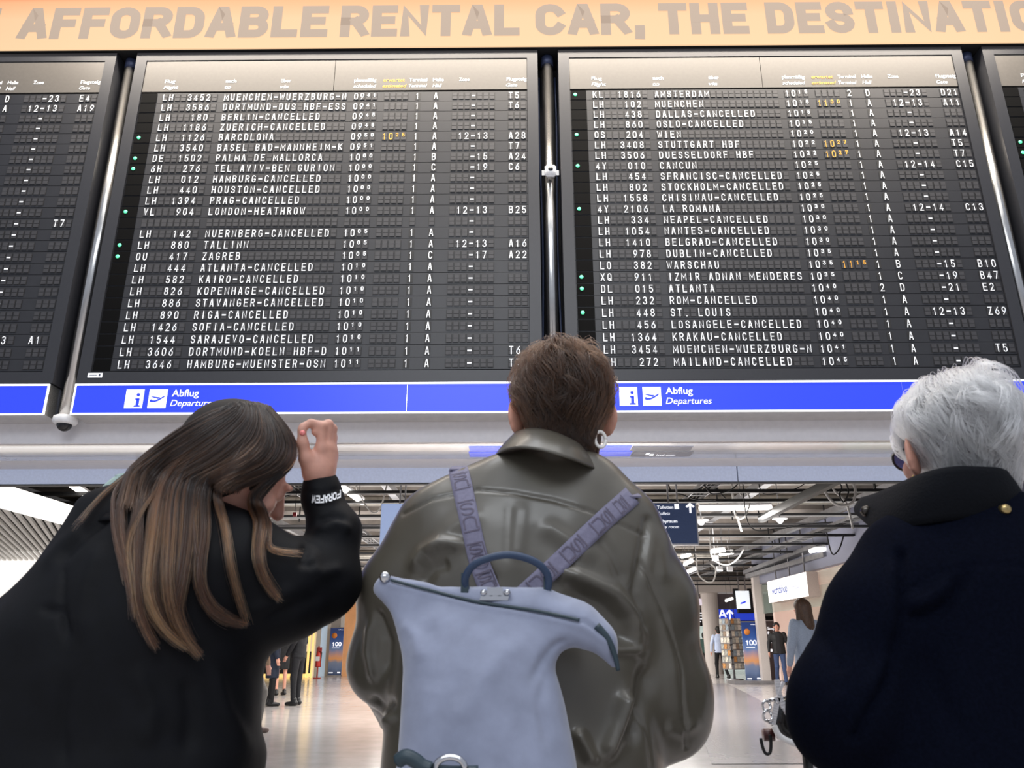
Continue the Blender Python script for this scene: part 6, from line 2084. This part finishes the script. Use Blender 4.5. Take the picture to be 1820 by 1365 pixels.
# ================================================================== luggage trolley with handbag, beside the grey-haired woman
YT = 2.05
hA = P(1357, 1306, YT); hz = hA[2]
OT = np.array([hA[0] + .27, YT + .25, 0])
tro = thing('luggage_trolley', 'chrome luggage trolley half hidden behind the dark blue coat', 'trolley', OT)
m = MB(OT); m.tube([hA + [.03, 0, 0], hA + [.54, 0, 0]], .013, 10); m.build('handle_bar', M_CHROME, tro)
for x in (0, .53): m = MB(OT); m.tube([hA + [x, 0, 0], hA + [x+.024, 0, 0]], .0145, 10); m.build('handle_grip', mat('grip_red', '#4a2a28', .4), tro)
for x in (.10, .46):
    m = MB(OT); m.tube([hA + [x, 0, -.01], (hA[0]+x, YT+.02, .55), (hA[0]+x, YT+.06, .16)], .012, 8); m.build('upright', M_BLKSTEEL, tro)
m = MB(OT)
m.tube([(hA[0]+.02, YT+.04, .16), (hA[0]+.02, YT+.72, .14), (hA[0]+.27, YT+.86, .14), (hA[0]+.52, YT+.72, .14), (hA[0]+.52, YT+.04, .16), (hA[0]+.02, YT+.04, .16)], .014, 8)
for x in (.15, .27, .39): m.tube([(hA[0]+x, YT+.04, .16), (hA[0]+x, YT+.78, .14)], .009, 8)
m.build('base_frame', M_GREYSTEEL, tro)
for x, y in ((.06, .10), (.48, .10), (.27, .78)):
    m = MB(OT); c = np.array([hA[0]+x, YT+y, .065])
    m.tube([c - [.02, 0, 0], c + [.02, 0, 0]], .065, 16); m.build('wheel', M_BLKSTEEL, tro)
    m = MB(OT); m.tube([c + [.0, 0, .06], c + [0, 0, .10]], .012, 6); m.build('wheel_fork', M_GREYSTEEL, tro)
m = MB(OT)
m.tube(spline([P(u, v, YT-.015) for u, v in ((1352, 1312), (1356, 1330), (1362, 1340), (1369, 1336), (1370, 1316), (1368, 1306))], 22), .004, 6); m.build('wire_loop', M_BLKSTEEL, tro)
YH = 2.02
bc = P(1412, 1290, YH)
OH = np.array([bc[0], YH, bc[2]-.10])
hb = thing('handbag', 'black handbag with white rim and pale grey straps hanging on the trolley', 'handbag', OH)
def hb_fn(p):
    return smax(ell(p, P(1417, 1285, YH), (.062, .045, .064)), ell(p, P(1417, 1268, YH), (.075, .06, .075)), .01)
V, Q = polygonise(hb_fn, bc - .16, bc + .16, .004, 1); mesh_from('bag_body', V, Q, mat('black_patent', '#101012', .2), hb, OH)
m = MB(OH); m.tube(spline([P(u, v, YH-.045) for u, v in ((1376, 1290), (1384, 1306), (1398, 1316), (1416, 1322), (1440, 1324))], 20), .007, 8); m.build('white_rim', mat('white_leather', '#e2e0de', .4), hb)
M_PALESTRAP = mat('pale_grey_strap', '#c9c6c8', .5)
for pts in (((1381, 1208), (1384, 1230), (1392, 1255), (1402, 1276), (1410, 1290)), ((1392, 1212), (1384, 1232), (1378, 1262), (1373, 1288))):
    m = MB(OH); q = spline([P(u, v, YH-.05) for u, v in pts], 20)
    for a, b in zip(q, q[1:]): m.beam(a, b + (b-a)*.1, .012, .006)
    m.build('strap', M_PALESTRAP, hb)
m = MB(OH)
for (u, v, r) in ((1362, 1254, .009), (1364, 1272, .010)):
    c = P(u, v, YH-.05); m.tube([c + np.array([r*math.cos(a), .004*math.sin(2*a), r*1.15*math.sin(a)]) for a in np.linspace(0, 2*math.pi, 22)], .0035, 6)
m.tube([P(1366, 1245, YH-.05), P(1376, 1243, YH-.05), P(1382, 1250, YH-.05)], .005, 6); m.tube([P(1366, 1284, YH-.05), P(1374, 1286, YH-.05)], .004, 6)
m.build('clasp', M_CHROME, hb)
